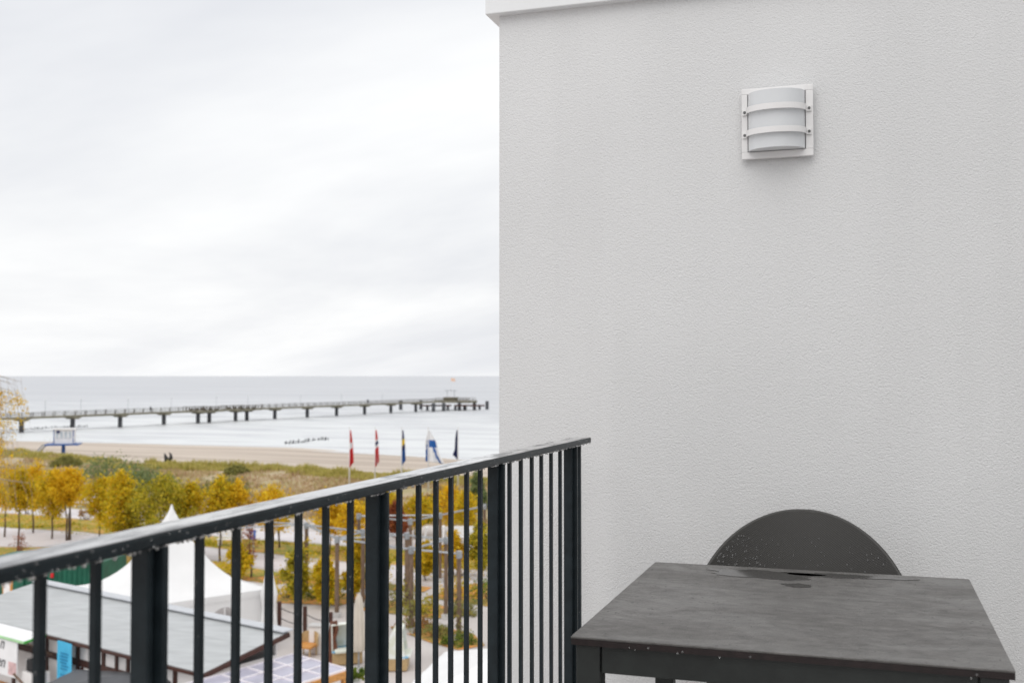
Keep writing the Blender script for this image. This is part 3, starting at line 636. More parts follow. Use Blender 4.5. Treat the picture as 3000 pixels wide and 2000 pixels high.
# ================================================================== LIFEGUARD TOWER
tw = atd(186, 1298, 160); TB = Vector((tw.x, tw.y, land(tw.x, tw.y)))
lt = thing('lifeguard_tower', 'white lifeguard cabin on a blue pedestal standing on the beach', 'tower', TB)
fl = tw.z
def lt_pt(l, d, z): r = Vector((RT[0], RT[1], 0)); f = Vector((-RT[1], RT[0], 0)); q = Matrix.Rotation(.25, 3, 'Z'); return Vector((tw.x, tw.y, z)) + q @ (r * l + f * d)
ang = math.atan2(RT[1], RT[0]) + .25
MB().tube([(tw.x, tw.y, TB.z - .5), (tw.x, tw.y, fl - .2)], [.34, .26], 14).build('pedestal', M['bluesteel'], lt)
MB().box(lt_pt(0, 0, fl - .12), (4.7, 4.0, .2), rz=ang).build('platform', M['bluesteel'], lt)
cab = MB().box(lt_pt(.15, .2, fl + 1.03), (2.75, 2.4, 2.05), rz=ang).build('cabin', M['whitepaint'], lt)
MB().box(lt_pt(.15, .2, fl + 2.14), (3.2, 2.8, .14), rz=ang).build('roof', M['whitepaint'], cab)
for l in (-1.2, 1.5): MB().box(lt_pt(l, -1.01, fl + 1.03), (.12, .06, 2.03), rz=ang).build('corner_trim', M['bluesteel'], cab)
for i, l in enumerate((-.75, -.15, .45, 1.05)): MB().box(lt_pt(l, -1.02, fl + 1.3), (.40, .05, 1.0), rz=ang).build('window', M['paleglass'], cab)
MB().box(lt_pt(-.6, -1.06, fl + 1.75), (.45, .04, .35), rz=ang).build('number_board', M['navy'], cab)
rg = MB()
for l in (-2.3, -1.6, 1.7, 2.3): rg.tube([lt_pt(l, -1.95, fl), lt_pt(l, -1.95, fl + 1.05)], .03, 6)
rg.tube([lt_pt(-2.3, -1.95, fl + 1.05), lt_pt(2.3, -1.95, fl + 1.05)], .03, 6).tube([lt_pt(2.3, -1.95, fl + 1.05), lt_pt(2.3, 1.95, fl + 1.05)], .03, 6)
rg.build('guard_rail', M['whitepaint'], lt)
st = lt_pt(-4.4, -1, 0); st.z = land(st.x, st.y)
lad = MB(); a = lt_pt(-2.35, -1.0, fl - .05)
for dy in (-.4, .4): lad.bar(Vector((st.x, st.y + dy, st.z)), Vector((a.x, a.y + dy, a.z)), .08, .18)
for i in range(9):
    p = Vector((st.x, st.y, st.z)).lerp(a, (i + .5) / 9); lad.box(p, (.3, .85, .05))
lad.build('stair', M['steel'], lt)
# forked driftwood by the dune edge
dw = at(493, 1352, 1.3)
b = MB()
b.tube([dw + Vector((-.30, 0, -.3)), dw + Vector((-.22, 0, .3)), dw + Vector((-.42, 0, .7)), dw + Vector((-.55, 0, 1.0))], [.30, .28, .17, .05], 8)
b.tube([dw + Vector((-.30, 0, .05)), dw + Vector((.1, 0, .12)), dw + Vector((.38, 0, .45)), dw + Vector((.34, 0, .85)), dw + Vector((.12, 0, 1.12))], [.22, .26, .22, .15, .04], 8)
b.tube([dw + Vector((.1, 0, -.3)), dw + Vector((.12, 0, .25))], [.30, .26], 8)
tag(b.build('driftwood', M['black'], smooth=True), 'dark forked driftwood stump at the sand edge of the dune', 'driftwood')

# ================================================================== FLAGS
def flagpole(px, kind, label):
    p = atd(px, 1258, 98); z0 = land(p.x, p.y)
    t = thing('flagpole', label, 'flagpole', (p.x, p.y, z0), 'flagpoles in front of the beach')
    MB().tube([(p.x, p.y, z0 - .2), (p.x, p.y, p.z + .12)], [.075, .045], 10).build('pole', M['pole'], t, smooth=True)
    MB().ball((p.x, p.y, p.z + .16), .07, 6).build('finial', M['pole'], t, smooth=True)
    ln = {1: 3.4, 2: 3.35, 3: 3.2, 4: 2.9, 5: 2.7}[kind]
    nu, nv = 14, 40
    wtop, wmid, wbot = (.08, .30, .34)
    if kind == 4: wtop, wmid, wbot = (.12, 1.35, 1.8)
    if kind == 5: wmid, wbot = .26, .44
    sgn = -1 if kind == 5 else 1
    def sf(u, v):
        wd = np.interp(v, [0, .35, .8, 1], [wtop, wmid * .75, wmid, wbot])
        fold = .13 * math.sin(u * 11 + v * 3 + kind) * (.4 + v)
        sh_ = -.35 * wd if kind == 4 else 0
        lean = .3 * v * v if kind == 4 else 0
        r = Vector((RT[0], RT[1], 0)); f = Vector((-RT[1], RT[0], 0))
        q = Vector((p.x, p.y, p.z - .05 - v * ln + (.5 * u * v if kind != 4 else -.25 * (u - .3) * v)))
        return q + r * (sgn * (u * wd + .05) + sh_ + lean) + f * fold
    def cm(u, v):
        if kind == 1: return 'white_c' if .36 < v < .52 and u < .85 or (.5 < u < .62 and v < .5) else 'red'
        if kind == 2:
            if abs(v - .38) < .05 or (.40 < u < .5): return 'navy'
            if abs(v - .38) < .11 or (.34 < u < .56): return 'white_c'
            return 'red'
        if kind == 3: return 'yellow_c' if abs(v - .36) < .085 or (.3 < u < .42) and v < .55 else ('blue_c' if v > .6 else 'navy')
        if kind == 4: return 'blue_c' if .30 < v < .52 and .12 < u < .95 or (v > .45 and (abs(u - (.62 + (v - .45) * .35)) < .09 or abs(u - (.18 - (v - .45) * .3)) < .09)) else 'white_c'
        return 'navy'
    b = MB().grid(sf, nu, nv); me = bpy.data.meshes.new('flag'); me.from_pydata(b.v, [], b.f)
    names = ['red', 'white_c', 'navy', 'blue_c', 'yellow_c']
    for n in names: me.materials.append(M[n])
    for i, pl in enumerate(me.polygons):
        pl.material_index = names.index(cm((i % nu + .5) / nu, (i // nu + .5) / nv)); pl.use_smooth = True
    o = bpy.data.objects.new('flag', me); col.objects.link(o); o.parent = t; o.matrix_parent_inverse = Matrix.Translation(-t.location)
    md = o.modifiers.new('t', 'SOLIDIFY'); md.thickness = .012
for px, k, lb in ((1024, 1, 'white flagpole with limp red and white flag, leftmost of the five'), (1099, 2, 'white flagpole with limp red flag crossed in blue and white, second from left'),
                  (1177, 3, 'white flagpole with limp blue and yellow flag, middle of the five'), (1255, 4, 'white flagpole with spread white flag bearing a blue cross'), (1342, 5, 'white flagpole with limp dark navy flag, rightmost of the five')): flagpole(px, k, lb)

# ================================================================== VEGETATION
def leaves(cent, n, spread, size, flat=(1, 1, 1)):
    """n leaf quads scattered round each of the cluster centres"""
    c = np.repeat(np.array(cent), n, axis=0); k = len(c)
    p = c + RNG.normal(size=(k, 3)) * spread * np.array(flat)
    u = RNG.normal(size=(k, 3)); u /= np.linalg.norm(u, axis=1)[:, None]
    v = np.cross(u, RNG.normal(size=(k, 3))); v /= np.linalg.norm(v, axis=1)[:, None]
    s = size * RNG.uniform(.6, 1.4, size=(k, 1))
    q = np.stack([p - u * s * .5, p + v * s * .32, p + u * s * .5, p - v * s * .32], 1).reshape(-1, 3)
    f = np.arange(k * 4).reshape(k, 4)
    return q, f
def leaf_obj(name, q, f, m, parent):
    me = bpy.data.meshes.new(name); me.vertices.add(len(q)); me.vertices.foreach_set('co', q.astype(np.float32).ravel())
    me.loops.add(f.size); me.loops.foreach_set('vertex_index', f.astype(np.int32).ravel())
    me.polygons.add(len(f)); me.polygons.foreach_set('loop_start', np.arange(0, f.size, f.shape[1], dtype=np.int32)); 
    me.update(calc_edges=True); me.materials.append(m)
    o = bpy.data.objects.new(name, me); col.objects.link(o)
    if parent is not None: o.parent = parent; o.matrix_parent_inverse = Matrix.Translation(-parent.location)
    return o
def tree(base, h, rw, m, label, clear=.33, dens=1.0, stems=1, name='young_tree', group='autumn trees in the park', shape='oval', lean=0, leaf=.17, bark='bark', trunk_r=None):
    base = Vector(base); t = thing(name, label, 'tree', base, group)
    tr = MB(); r0 = trunk_r or .035 + .008 * h; cent = []
    for s in range(stems):
        off = Vector((random.uniform(-.12, .12), random.uniform(-.12, .12), 0)) * (stems > 1); ln = Vector((random.uniform(-.25, .25), random.uniform(-.25, .25), 0)) * (1 if stems == 1 else 2.2)
        pts = [base + off * 1 + ln * (k / 6) ** 1.5 + Vector((random.uniform(-.05, .05), random.uniform(-.05, .05), h * .93 * k / 6)) for k in range(7)]
        pts[0].z -= .1
        tr.tube(pts, [r0 * (1 - .85 * k / 6) for k in range(7)], 7)
        nb = int(22 / stems) + 3
        for i in range(nb):
            k = clear + (1 - clear) * (i + .5) / nb; p = pts[0].lerp(pts[-1], k); seg = min(5, int(k * 6)); p = pts[seg].lerp(pts[seg + 1], k * 6 - seg)
            kk = (k - clear) / (1 - clear)
            rad = rw * {'oval': math.sin(math.pi * min(.97, kk * .80 + .17)), 'cone': (1 - kk) * .95 + .12, 'col': .7 + .3 * math.sin(math.pi * kk)}[shape] * random.choice([random.uniform(.45, .8), random.uniform(.8, 1.35)])
            a = i * 2.4 + random.uniform(-.4, .4) + s
            up = h * (.10 if shape != 'cone' else .02) * random.uniform(.6, 1.4)
            e = p + Vector((math.cos(a) * rad, math.sin(a) * rad, up)); mid = p.lerp(e, .5) + Vector((0, 0, up * .2))
            tr.tube([p, mid, e], [r0 * .38 * (1 - .6 * k), r0 * .22 * (1 - .5 * k), .008], 4, caps=False)
            for q in (.35, .6, .82, 1.0): cent.append(tuple(p.lerp(e, q) + Vector((random.gauss(0, .12), random.gauss(0, .12), random.gauss(0, .12))) * rw))
            for j in range(2):
                a2 = a + random.uniform(-.9, .9); e2 = mid + Vector((math.cos(a2), math.sin(a2), .4)) * rad * .5; tr.tube([mid, e2], [r0 * .12, .006], 3, caps=False); cent.append(tuple(e2))
        cent.append(tuple(pts[-1]))
    tr.build('trunk', M[bark], t)
    n = max(1, int(26 * dens))
    q, f = leaves(cent, n, rw * .16, leaf * (.95 if dens > .3 else .5))
    leaf_obj('crown', q, f, M[m], t)
    return t
def px_tree(bx, by, ty, hwpx, m, label, **k):
    b_ = at(bx, by, 0); d = depth(b_); top = atd(bx, ty, d).z; tree(b_, top * .915, hwpx * d / FPX, m, label, **k)
px_tree(153, 1577, 1372, 50, 'leafmix', 'golden tree with green lower crown on a straight trunk beside the white path', clear=.30)
px_tree(203, 1582, 1366, 50, 'leafamber', 'bright amber tree with several bare stems fanning up from the path', clear=.52, stems=3, dens=1.2)
px_tree(52, 1614, 1372, 46, 'leafmix', 'thin gold-green tree nearest the left edge, its bare trunk down to the railing', clear=.55)
px_tree(96, 1560, 1358, 52, 'leafgold', 'full golden tree behind the two trunks at far left', clear=.4, dens=1.2)
px_tree(14, 1572, 1366, 46, 'leafgold', 'golden tree cut by the left picture edge', clear=.45)
px_tree(352, 1640, 1376, 62, 'leafmix', 'dense yellow-green tree with an amber tip just left of the tent spire', clear=.25, dens=1.4)
px_tree(290, 1612, 1392, 46, 'leafmix', 'yellow-green tree right of the white bench', clear=.42)
px_tree(480, 1655, 1384, 78, 'leafyg', 'broad yellow-green tree directly behind the tent spire', clear=.2, dens=1.6)
px_tree(548, 1640, 1400, 48, 'leafmix', 'gold-green tree just right of the tent spire', clear=.3, dens=1.2)
px_tree(400, 1640, 1420, 50, 'leafyg', 'low green-yellow tree between railing and tent spire', clear=.2, dens=1.2)
px_tree(644, 1645, 1388, 46, 'leafmix', 'slender gold-green tree above the railing, left of a twin trunk', clear=.45)
px_tree(690, 1640, 1402, 40, 'leafgold', 'narrow golden tree with orange crown tip right of the slender one', clear=.45)
px_tree(800, 1635, 1424, 62, 'leafgold', 'golden tree whose flat crown just clears the railing', clear=.45, dens=1.1)
px_tree(822, 1603, 1450, 45, 'leafyg', 'yellow tree with two thin stems in front of the upper path', clear=.5, stems=2)
px_tree(735, 1690, 1520, 28, 'leafred', 'nearly bare sapling with reddish twigs beside the blue sign', clear=.3, dens=.25)
px_tree(965, 1625, 1436, 52, 'leafgold', 'golden tree behind the second broad post of the railing', clear=.35, dens=1.1)
px_tree(1035, 1640, 1450, 42, 'leafgold', 'golden tree left of the steel pergola', clear=.3)
px_tree(1165, 1600, 1470, 40, 'leafred', 'maroon-leaved tree behind the pergola', clear=.25)
px_tree(1130, 1585, 1425, 52, 'leafmix', 'tall gold-green tree behind the maroon one', clear=.35)
px_tree(1215, 1575, 1450, 50, 'leafmix', 'gold-green tree below the white and blue flag', clear=.3)
px_tree(1318, 1560, 1418, 52, 'leafamber', 'loose amber tree below the navy flag', clear=.25, dens=.8)
px_tree(1370, 1575, 1440, 40, 'leafmix', 'sparse rusty green tree near the wall end', clear=.25, dens=.7)
px_tree(1262, 1530, 1455, 28, 'leafpine', 'small dark green pine behind the pergola', clear=.1, shape='cone', name='pine_tree', dens=1.4, leaf=.22, group='pines in the park')
px_tree(1402, 1500, 1368, 26, 'leafsea', 'pale green young pine beside the wall end', clear=.08, shape='cone', name='pine_tree', dens=.9, leaf=.22, group='pines in the park')
px_tree(1036, 1765, 1560, 27, 'leafmix', 'narrow yellow columnar tree in front of the pergola', clear=.12, shape='col', dens=1.5)
px_tree(1245, 1700, 1590, 38, 'leafmix', 'low gold-green tree between the pergola posts', clear=.2)
px_tree(1325, 1690, 1560, 34, 'leafgold', 'slim golden tree standing inside the pergola grid', clear=.25)
px_tree(1405, 1690, 1530, 40, 'leafyg', 'green-yellow tree at the right end of the pergola', clear=.2, dens=1.1)
px_tree(868, 1775, 1600, 34, 'leafyg', 'yellow-green young tree left of the columnar one', clear=.15, dens=1.1)
px_tree(955, 1780, 1625, 38, 'leafmix', 'golden-green bushy tree just left of the columnar one', clear=.12, dens=1.2)
px_tree(1100, 1740, 1600, 34, 'leafyg', 'yellow-green young tree behind the broad railing post', clear=.15)
px_tree(700, 1700, 1585, 30, 'leafmix', 'small golden tree behind the tent slope', clear=.15)
px_tree(60, 1680, 1560, 26, 'leafred', 'leafless brown sapling behind the railing at far left', clear=.3, dens=.12)

# birch with drooping twigs at the left edge of the picture
def birch():
    base = at(-158, 1660, 0); t = thing('birch_tree', 'tall birch with sparse drooping golden twigs hanging in at the left edge', 'tree', base)
    tr = MB(); pts = [base + Vector((.1 * math.sin(k), .1 * math.cos(k * 1.7), 11.6 * k / 8 - .1 * (k == 0))) for k in range(9)]
    tr.tube(pts, [.20 * (1 - .85 * k / 8) for k in range(9)], 9)
    cent = []; r = Vector((RT[0], RT[1], 0)); f = Vector((-RT[1], RT[0], 0))
    for i in range(56):
        k = .35 + .6 * i / 56; p = pts[0].lerp(pts[-1], k); a = random.uniform(-1.0, 1.0) if i % 2 else random.uniform(0, 6.28); rad = (4.7 - 2.0 * max(0, k - .6)) * random.uniform(.7, 1)
        dr = r * math.cos(a) + f * math.sin(a)
        e = p + dr * rad + Vector((0, 0, random.uniform(.3, 1.6) * (1.1 - k) + .2)); m_ = p.lerp(e, .55) + Vector((0, 0, .7))
        tr.tube([p, m_, e], [.055, .035, .012], 5, caps=False)
        for j in range(7):
            q = p.lerp(m_, .5).lerp(e, (j + 1) / 7) + Vector((0, 0, .25)); dl = random.uniform(1.2, 3.2)
            w1 = q + dr * random.uniform(0, .5) + f * random.uniform(-.3, .3) + Vector((0, 0, -dl * .5)); w2 = w1 + dr * .1 + Vector((random.uniform(-.2, .2), 0, -dl * .5))
            tr.tube([q, w1, w2], [.010, .007, .004], 3, caps=False)
            for s in range(5):
                if random.random() < (.8 if w2.z > 8.6 else .22): cent.append(tuple(w1.lerp(w2, s / 5)))
    tr.build('trunk', M['birchbark'], t)
    q, f_ = leaves(cent, 11, .13, .13, (1, 1, 1.6)); leaf_obj('crown', q, f_, M['leafamber'], t)
birch()

def shrub(c, rx, h, m, label, n=500, leaf=.14, ry=None, group='shrubs'):
    c = Vector(c); t = thing('shrub', label, 'shrub', c, group); ry = ry or rx
    cent = []; st = MB()
    for i in range(max(10, n // 22)):
        a = random.uniform(0, 6.28); r = math.sqrt(random.random()); z = h * (1 - .75 * r * r) * random.uniform(.45, 1)
        p = c + Vector((rx * r * math.cos(a), ry * r * math.sin(a), z)); cent.append(tuple(p))
        if i < 9: st.tube([c + Vector((.1 * math.cos(a), .1 * math.sin(a), -.05)), c.lerp(p, .8)], [.03, .01], 4, caps=False)
    st.build('stems', M['bark'], t)
    q, f = leaves(cent, 22, min(rx, h) * .17, leaf); leaf_obj('foliage', q, f, M[m], t)
def g(p, dz=0): return Vector((p[0], p[1], land(p[0], p[1]) + dz))
dune_shrubs = [((-71, 89), 3.8, 2.5, 'leafsea', 'large grey-green shrub on the dune right of the bench'), ((-66, 88), 2.8, 1.9, 'leafsea', 'smaller grey-green shrub at the right flank of the large dune shrub'),
    ((-76, 83), 2.4, 1.8, 'leafsea', 'grey-green shrub on the dune above the amber tree'), ((-57, 87), 2.4, 2.1, 'leafolive', 'olive shrub on the dune between two golden trees'), ((-60, 83), 1.8, 1.6, 'leafolive', 'low olive shrub left of the olive dune shrub'),
    ((-44, 84), 2.2, 1.6, 'leafrust', 'rusty brown shrub on the dune left of the flags'), ((-40, 80), 2.0, 1.7, 'leafrust', 'rusty shrub at the foot of the flagpoles'), ((-34, 86), 2.6, 1.7, 'leafrust', 'rusty shrub under the spread white flag'),
    ((-86, 100), 1.6, 1.0, 'leafolive', 'low olive shrub on the dune crest near the lifeguard tower'), ((-62, 97), 1.2, .8, 'leafolive', 'low olive tuft on the dune crest mid picture')]
for (p, rx, h, m, lb) in dune_shrubs: shrub(g(p), rx, h, m, lb, n=2600, leaf=.2, group='shrubs on the dune')
sp_ = at(255, 1522, 0); shrub(sp_, .55, 1.5, 'leafrust', 'brown upright shrub below the white bench', n=400, leaf=.13, group='shrubs in the park')
sp_ = at(78, 1505, 0); shrub(sp_, .5, 1.4, 'leafrust', 'dark brown bare shrub between the left trunks', n=200, leaf=.12, group='shrubs in the park')
park_shrubs = [((-16.7, 43.5), .75, .5, 'leafgreen', 'low green shrub at the tip of the nearest bed'), ((-18.2, 44.4), .8, .55, 'leafolive', 'olive groundcover clump in the nearest bed'), ((-19.7, 45.4), .9, .6, 'leafrust', 'rusty groundcover clump at the left end of the nearest bed'),
    ((-20.6, 48.6), .9, .8, 'leafyg', 'yellow-green clump by the left pergola posts'), ((-22.6, 49.4), 1.0, .9, 'leafolive', 'olive clump behind the beige parasol'), ((-18.7, 49.0), .8, .6, 'leafolive', 'olive clump under the pergola by the kerb'),
    ((-16.6, 52.3), 1.3, 1.25, 'leafgreen', 'rounded bright green shrub right of the pergola'), ((-18.6, 52.6), 1.3, 1.2, 'leafgreen', 'rounded green shrub in the middle behind the pergola'), ((-20.4, 53.0), 1.1, .9, 'leafmix', 'yellowing shrub left of the rounded green ones'),
    ((-17.4, 54.8), 1.2, 1.1, 'leafyg', 'yellow-green shrub behind the rounded green ones'), ((-26.5, 50.2), 1.1, .9, 'leafgreen', 'low green shrub by the leftmost pergola post'), ((-28.6, 49.6), 1.0, .8, 'leafmix', 'yellow shrub left of the leftmost pergola post'),
    ((-30.5, 53.8), 1.2, .9, 'leafyg', 'yellow-green shrub beyond the white tent corner'), ((-26, 54), 1.2, 1.0, 'leafmix', 'gold-green shrub beyond the closed white parasol'), ((-35, 53.8), 1.2, 1.0, 'leafmix', 'golden shrub at the tent roof slope'),
    ((-15.4, 57.5), 1.6, 1.3, 'leafyg', 'yellow-green shrub at the far right by the wall end'), ((-22.5, 58), 1.5, 1.2, 'leafmix', 'golden shrub behind the pergola centre')]
for (p, rx, h, m, lb) in park_shrubs: shrub(g(p), rx, h, m, lb, n=650, leaf=.12, group='shrubs around the pergola')

def blades(name, n, zone, m, hmin, hmax, label):
    xs = RNG.uniform(-150, 25, n * 3); v = RNG.uniform(0, 1, n * 3); P = []
    for x, t in zip(xs, v):
        y0, y1 = zone(x); y = y0 + (y1 - y0) * t; P.append((x, y, land(x, y)))
        if len(P) >= n: break
    P = [p for p in P if mnoise.noise(Vector((p[0] * .22, p[1] * .3, 5 + hmin * 9))) < .30]
    tuft = np.array([[.55 + 1.5 * max(0, mnoise.noise(Vector((p[0] * .5, p[1] * .5, hmax * 9))))] for p in P])
    P = np.array(P); k = len(P); h = RNG.uniform(hmin, hmax, (k, 1)) * tuft; a = RNG.uniform(0, 6.28, k); lean = RNG.normal(size=(k, 2)) * .3
    wv = np.stack([np.cos(a), np.sin(a), np.zeros(k)], 1) * (.05 + .05 * RNG.random((k, 1))); tp = P + np.concatenate([lean * h, h], 1)
    P[:, 2] -= .03
    q = np.stack([P - wv, P + wv, tp], 1).reshape(-1, 3); o = leaf_obj(name, q, np.arange(k * 3).reshape(k, 3), M[m], None)
    o['kind'] = 'stuff'; tag(o, label, 'grass')
blades('dune_grass', 75000, lambda x: (crestY(x) - 5, crestY(x) + 2.5), 'grass', .3, .7, 'yellow-green marram grass along the dune crest')
blades('dune_heath', 120000, lambda x: (77.5, crestY(x) - 2), 'heath', .15, .45, 'dry brown heath covering the landward dune slope')
blades('lawn_grass', 45000, lambda x: (np.interp(x, [-66, -41, -20], [66.5, 62.6, 60.8]), np.interp(x, [-66, -41, -20], [72, 66.4, 65])), 'leafyg', .05, .16, 'short grass with fallen leaves between the two paths')

# ================================================================== PERGOLA of timber posts and steel struts
caps = {k: at(x, y, 3.8) for k, (x, y) in dict(A=(898, 1533), B=(1051, 1507), C=(1202, 1522), D=(1289, 1505), E=(1419, 1479), F=(1064, 1553), I=(988, 1573), G=(1192, 1563), H=(1307, 1576), J=(1205, 1604), K=(1345, 1617)).items()}
pg = thing('pergola', 'pergola of brown timber posts joined by galvanised steel struts', 'pergola', (-22, 50, 0))
for k, c in caps.items():
    po = MB().tube([(c.x, c.y, .25), (c.x, c.y, 3.72)], [.11, .10], 12).build('post', M['timber'], pg, smooth=False)
    MB().box((c.x, c.y, .12), (.34, .34, .26)).build('footing', M['kerb'], po)
    MB().tube([(c.x, c.y, 3.55), (c.x, c.y, 3.86)], .135, 14).build('steel_cap', M['steel'], po)
for a, b_ in ('AF', 'AI', 'IF', 'BC', 'CD', 'DE', 'FG', 'GH', 'IJ', 'JK', 'JH', 'BD', 'IG'):
    p, q = caps[a], caps[b_]; d = (q - p).normalized(); s = Vector((-d.y, d.x, 0)) * .07
    for sg in (-1, 1):
        MB().tube([p + d * .15 + s * sg + Vector((0, 0, -.06)), q - d * .15 + s * sg + Vector((0, 0, -.06))], .032, 6).build('strut', M['steel'], pg)
for a in ('AL',):
    p = caps['A']
    for dv in ((-4.5, .8), (-3.6, -2.2)):
        MB().tube([p + Vector((0, 0, -.06)), p + Vector((dv[0], dv[1], -.1))], .04, 6).build('strut', M['steel'], pg)
def vine(c, h, r, m, label, n):
    t = thing('climbing_vine', label, 'vine', (c.x, c.y, 0), 'vines climbing the pergola')
    st = MB().tube([(c.x + .15 * math.cos(k * 1.1), c.y + .15 * math.sin(k * 1.1), h * k / 10) for k in range(11)], .018, 5).build('stem', M['bark'], t)
    cent = [(c.x + r * random.gauss(0, .5), c.y + r * random.gauss(0, .5), h * random.random() ** .8) for i in range(n)]
    q, f = leaves(cent, 14, .16, .12); leaf_obj('foliage', q, f, M[m], t)
vine(caps['A'], 3.0, .35, 'leafmix', 'golden vine on the leftmost pergola post', 34)
vine(caps['J'], 1.8, .35, 'leafolive', 'olive vine on the foot of the near centre pergola post', 26)
vine(caps['K'], 1.9, .25, 'leafolive', 'thin olive vine on the nearest right pergola post', 16)
vine(caps['G'], 1.7, .3, 'leafyg', 'yellow-green vine on the inner pergola post', 20)
vine(caps['E'], 2.6, .3, 'leafyg', 'yellow-green vine on the far right pergola post', 24)

# ================================================================== BENCHES, SIGN, SMALL PARK THINGS
def bench(p, rz, L_, label):
    p = Vector(p); t = thing('park_bench', label, 'bench', p, 'white park benches'); q = Matrix.Rotation(rz, 3, 'Z')
    def W(x, y, z): return p + q @ Vector((x, y, z))
    for i in range(4): MB().box(W(0, -.26 + i * .15, .46), (L_, .11, .05), rz=rz).build('seat_slat', M['whitepaint'], t)
    for i in range(4): MB().box(W(0, .26 + i * .05, .60 + i * .15), (L_, .04, .12), rz=rz).build('back_slat', M['whitepaint'], t)
    for sx in (-.42, .42):
        MB().box(W(sx * L_, -.02, .215), (.08, .55, .43), rz=rz).build('leg', M['whitepaint'], t); MB().box(W(sx * L_, .38, .55), (.07, .06, 1.05), rz=rz).build('back_support', M['whitepaint'], t)
bench(at(258, 1486, 0), .30, 2.4, 'white bench on the upper path right of the amber tree')
bench(at(8, 1448, 0), .3, 2.4, 'white bench cut by the left picture edge')
bench(at(672, 1598, 0), .25, 1.6, 'low white bench seen through the railing behind the thin trunks')
bench(at(1364, 1590, 0), .3, 1.6, 'white bench under the right trees behind the pergola')
sg = at(742, 1660, 0); t = thing('blue_sign', 'blue plate sign on a grey post beside the bare sapling', 'sign', sg)
zt = atd(742, 1565, depth(sg)).z
MB().tube([sg, sg + Vector((0, 0, zt + .3))], .035, 8).build('post', M['steel'], t)
MB().box((sg.x, sg.y - .06, zt), (.34, .03, .56), rz=YAW).build('plate', M['signblue'], t)
MB().box((sg.x - .01, sg.y - .085, zt), (.13, .01, .26), rz=YAW).build('symbol', M['whitepaint'], t)
for i, (x, y, lb) in enumerate(((1240, 1590, 'leaning white marker post left of the pergola centre'), (1299, 1588, 'upright white marker post right of the pergola centre'))):
    p = at(x, y, 0); dd = .25 if i == 0 else 0
    t = thing('marker_post', lb, 'post', p, 'white marker posts'); MB().tube([p, p + Vector((dd, 0, 1.0))], .08, 8).build('shaft', M['whitepaint'], t); MB().ball(p + Vector((dd, 0, 1.05)), .13, 6).build('head', M['whitepaint'], t)
kb_ = MB(); a = at(1360, 1690, 0); b_ = at(1460, 1722, 0)
tag(MB().bar(a + Vector((0, 0, .07)), b_ + Vector((0, 0, .07)), .18, .22).build('kerb_edge', M['kerb']), 'pale low stone edging behind the rounded green shrubs', 'edging')

# ================================================================== PAGODA TENT
tcn = Vector((-28.3, 39.3, 0)); rr = 4.24; th = math.atan2(1.1, 4.1)
cor = [tcn + Vector((rr * math.cos(th + k * math.pi / 2), rr * math.sin(th + k * math.pi / 2), 0)) for k in range(4)]
pt = thing('pagoda_tent', 'white pagoda tent with tall pointed roof and arched window', 'tent', tcn)
def roofp(i):
    a, b_ = cor[i], cor[(i + 1) % 4]
    def fn(u, v):
        e = a.lerp(b_, u); k = 1 - v; rad = k; z = 2.5 + 3.0 * v ** 2.4 + .45 * v
        return (tcn.x + (e.x - tcn.x) * rad, tcn.y + (e.y - tcn.y) * rad, z - .05 * math.sin(math.pi * u) * k)
    return fn
rf = MB()
for i in range(4): rf.grid(roofp(i), 8, 22)
rfo = rf.build('roof', M['tent'], pt, smooth=False)
for p in rfo.data.polygons: p.use_smooth = False
MB().tube([(tcn.x, tcn.y, 5.6), (tcn.x, tcn.y, 6.02)], [.16, .02], 8).build('spire', M['tent'], pt)
for i in range(4):
    a, b_ = cor[i], cor[(i + 1) % 4]; d = (b_ - a).normalized(); nn = Vector((d.y, -d.x, 0)); lng = (b_ - a).length
    vb = MB(); n = 24
    for k in range(n):
        p0 = a + d * (lng * k / n) + nn * .03; p1 = a + d * (lng * (k + 1) / n) + nn * .03; pm = (p0 + p1) / 2
        vb.poly([(p0.x, p0.y, 2.5), (p0.x, p0.y, 2.28), (pm.x, pm.y, 2.18), (p1.x, p1.y, 2.28), (p1.x, p1.y, 2.5)])
    vb.build('valance', M['tent'], pt, solid=.01)
    MB().box((a.x, a.y, 1.23), (.10, .10, 2.46), rz=th).build('corner_pole', M['steel'], pt)
    if i == 3:
        wl = MB().box((a + b_) / 2 + Vector((0, 0, 1.24)), (lng - .2, .03, 2.45), rz=math.atan2(d.y, d.x)).build('side_wall', M['tent'], pt)
        for cw, rx, zz, hh in ((.64, .68, .9, 1.1),):
            c0 = a + d * (lng * .66) + nn * .03; pts = [c0 + d * (-rx) + Vector((0, 0, .75)), c0 + d * rx + Vector((0, 0, .75))]
            for k in range(13):
                an = math.pi * k / 12; pts.append(c0 + d * (rx * math.cos(an)) + Vector((0, 0, 1.32 + .68 * math.sin(an))))
            wn = MB().poly(pts).build('window', M['clearpvc'], wl, solid=.01)
            for an in (.6, 1.57, 2.54): MB().bar(c0 + nn * .02 + Vector((0, 0, .8)), c0 + nn * .02 + d * (rx * .97 * math.cos(an)) + Vector((0, 0, 1.32 + .66 * math.sin(an))), .03, .05).build('glazing_bar', M['tent'], wn)
    elif i == 0: MB().box((a + b_) / 2 + Vector((0, 0, 1.24)), (lng - .2, .03, 2.45), rz=math.atan2(d.y, d.x)).build('side_wall', M['tent'], pt)
    elif i == 2:
        MB().box((a + b_) / 2 + Vector((0, 0, 1.24)), (lng - .2, .03, 2.45), rz=math.atan2(d.y, d.x)).build('side_wall', M['tent'], pt)

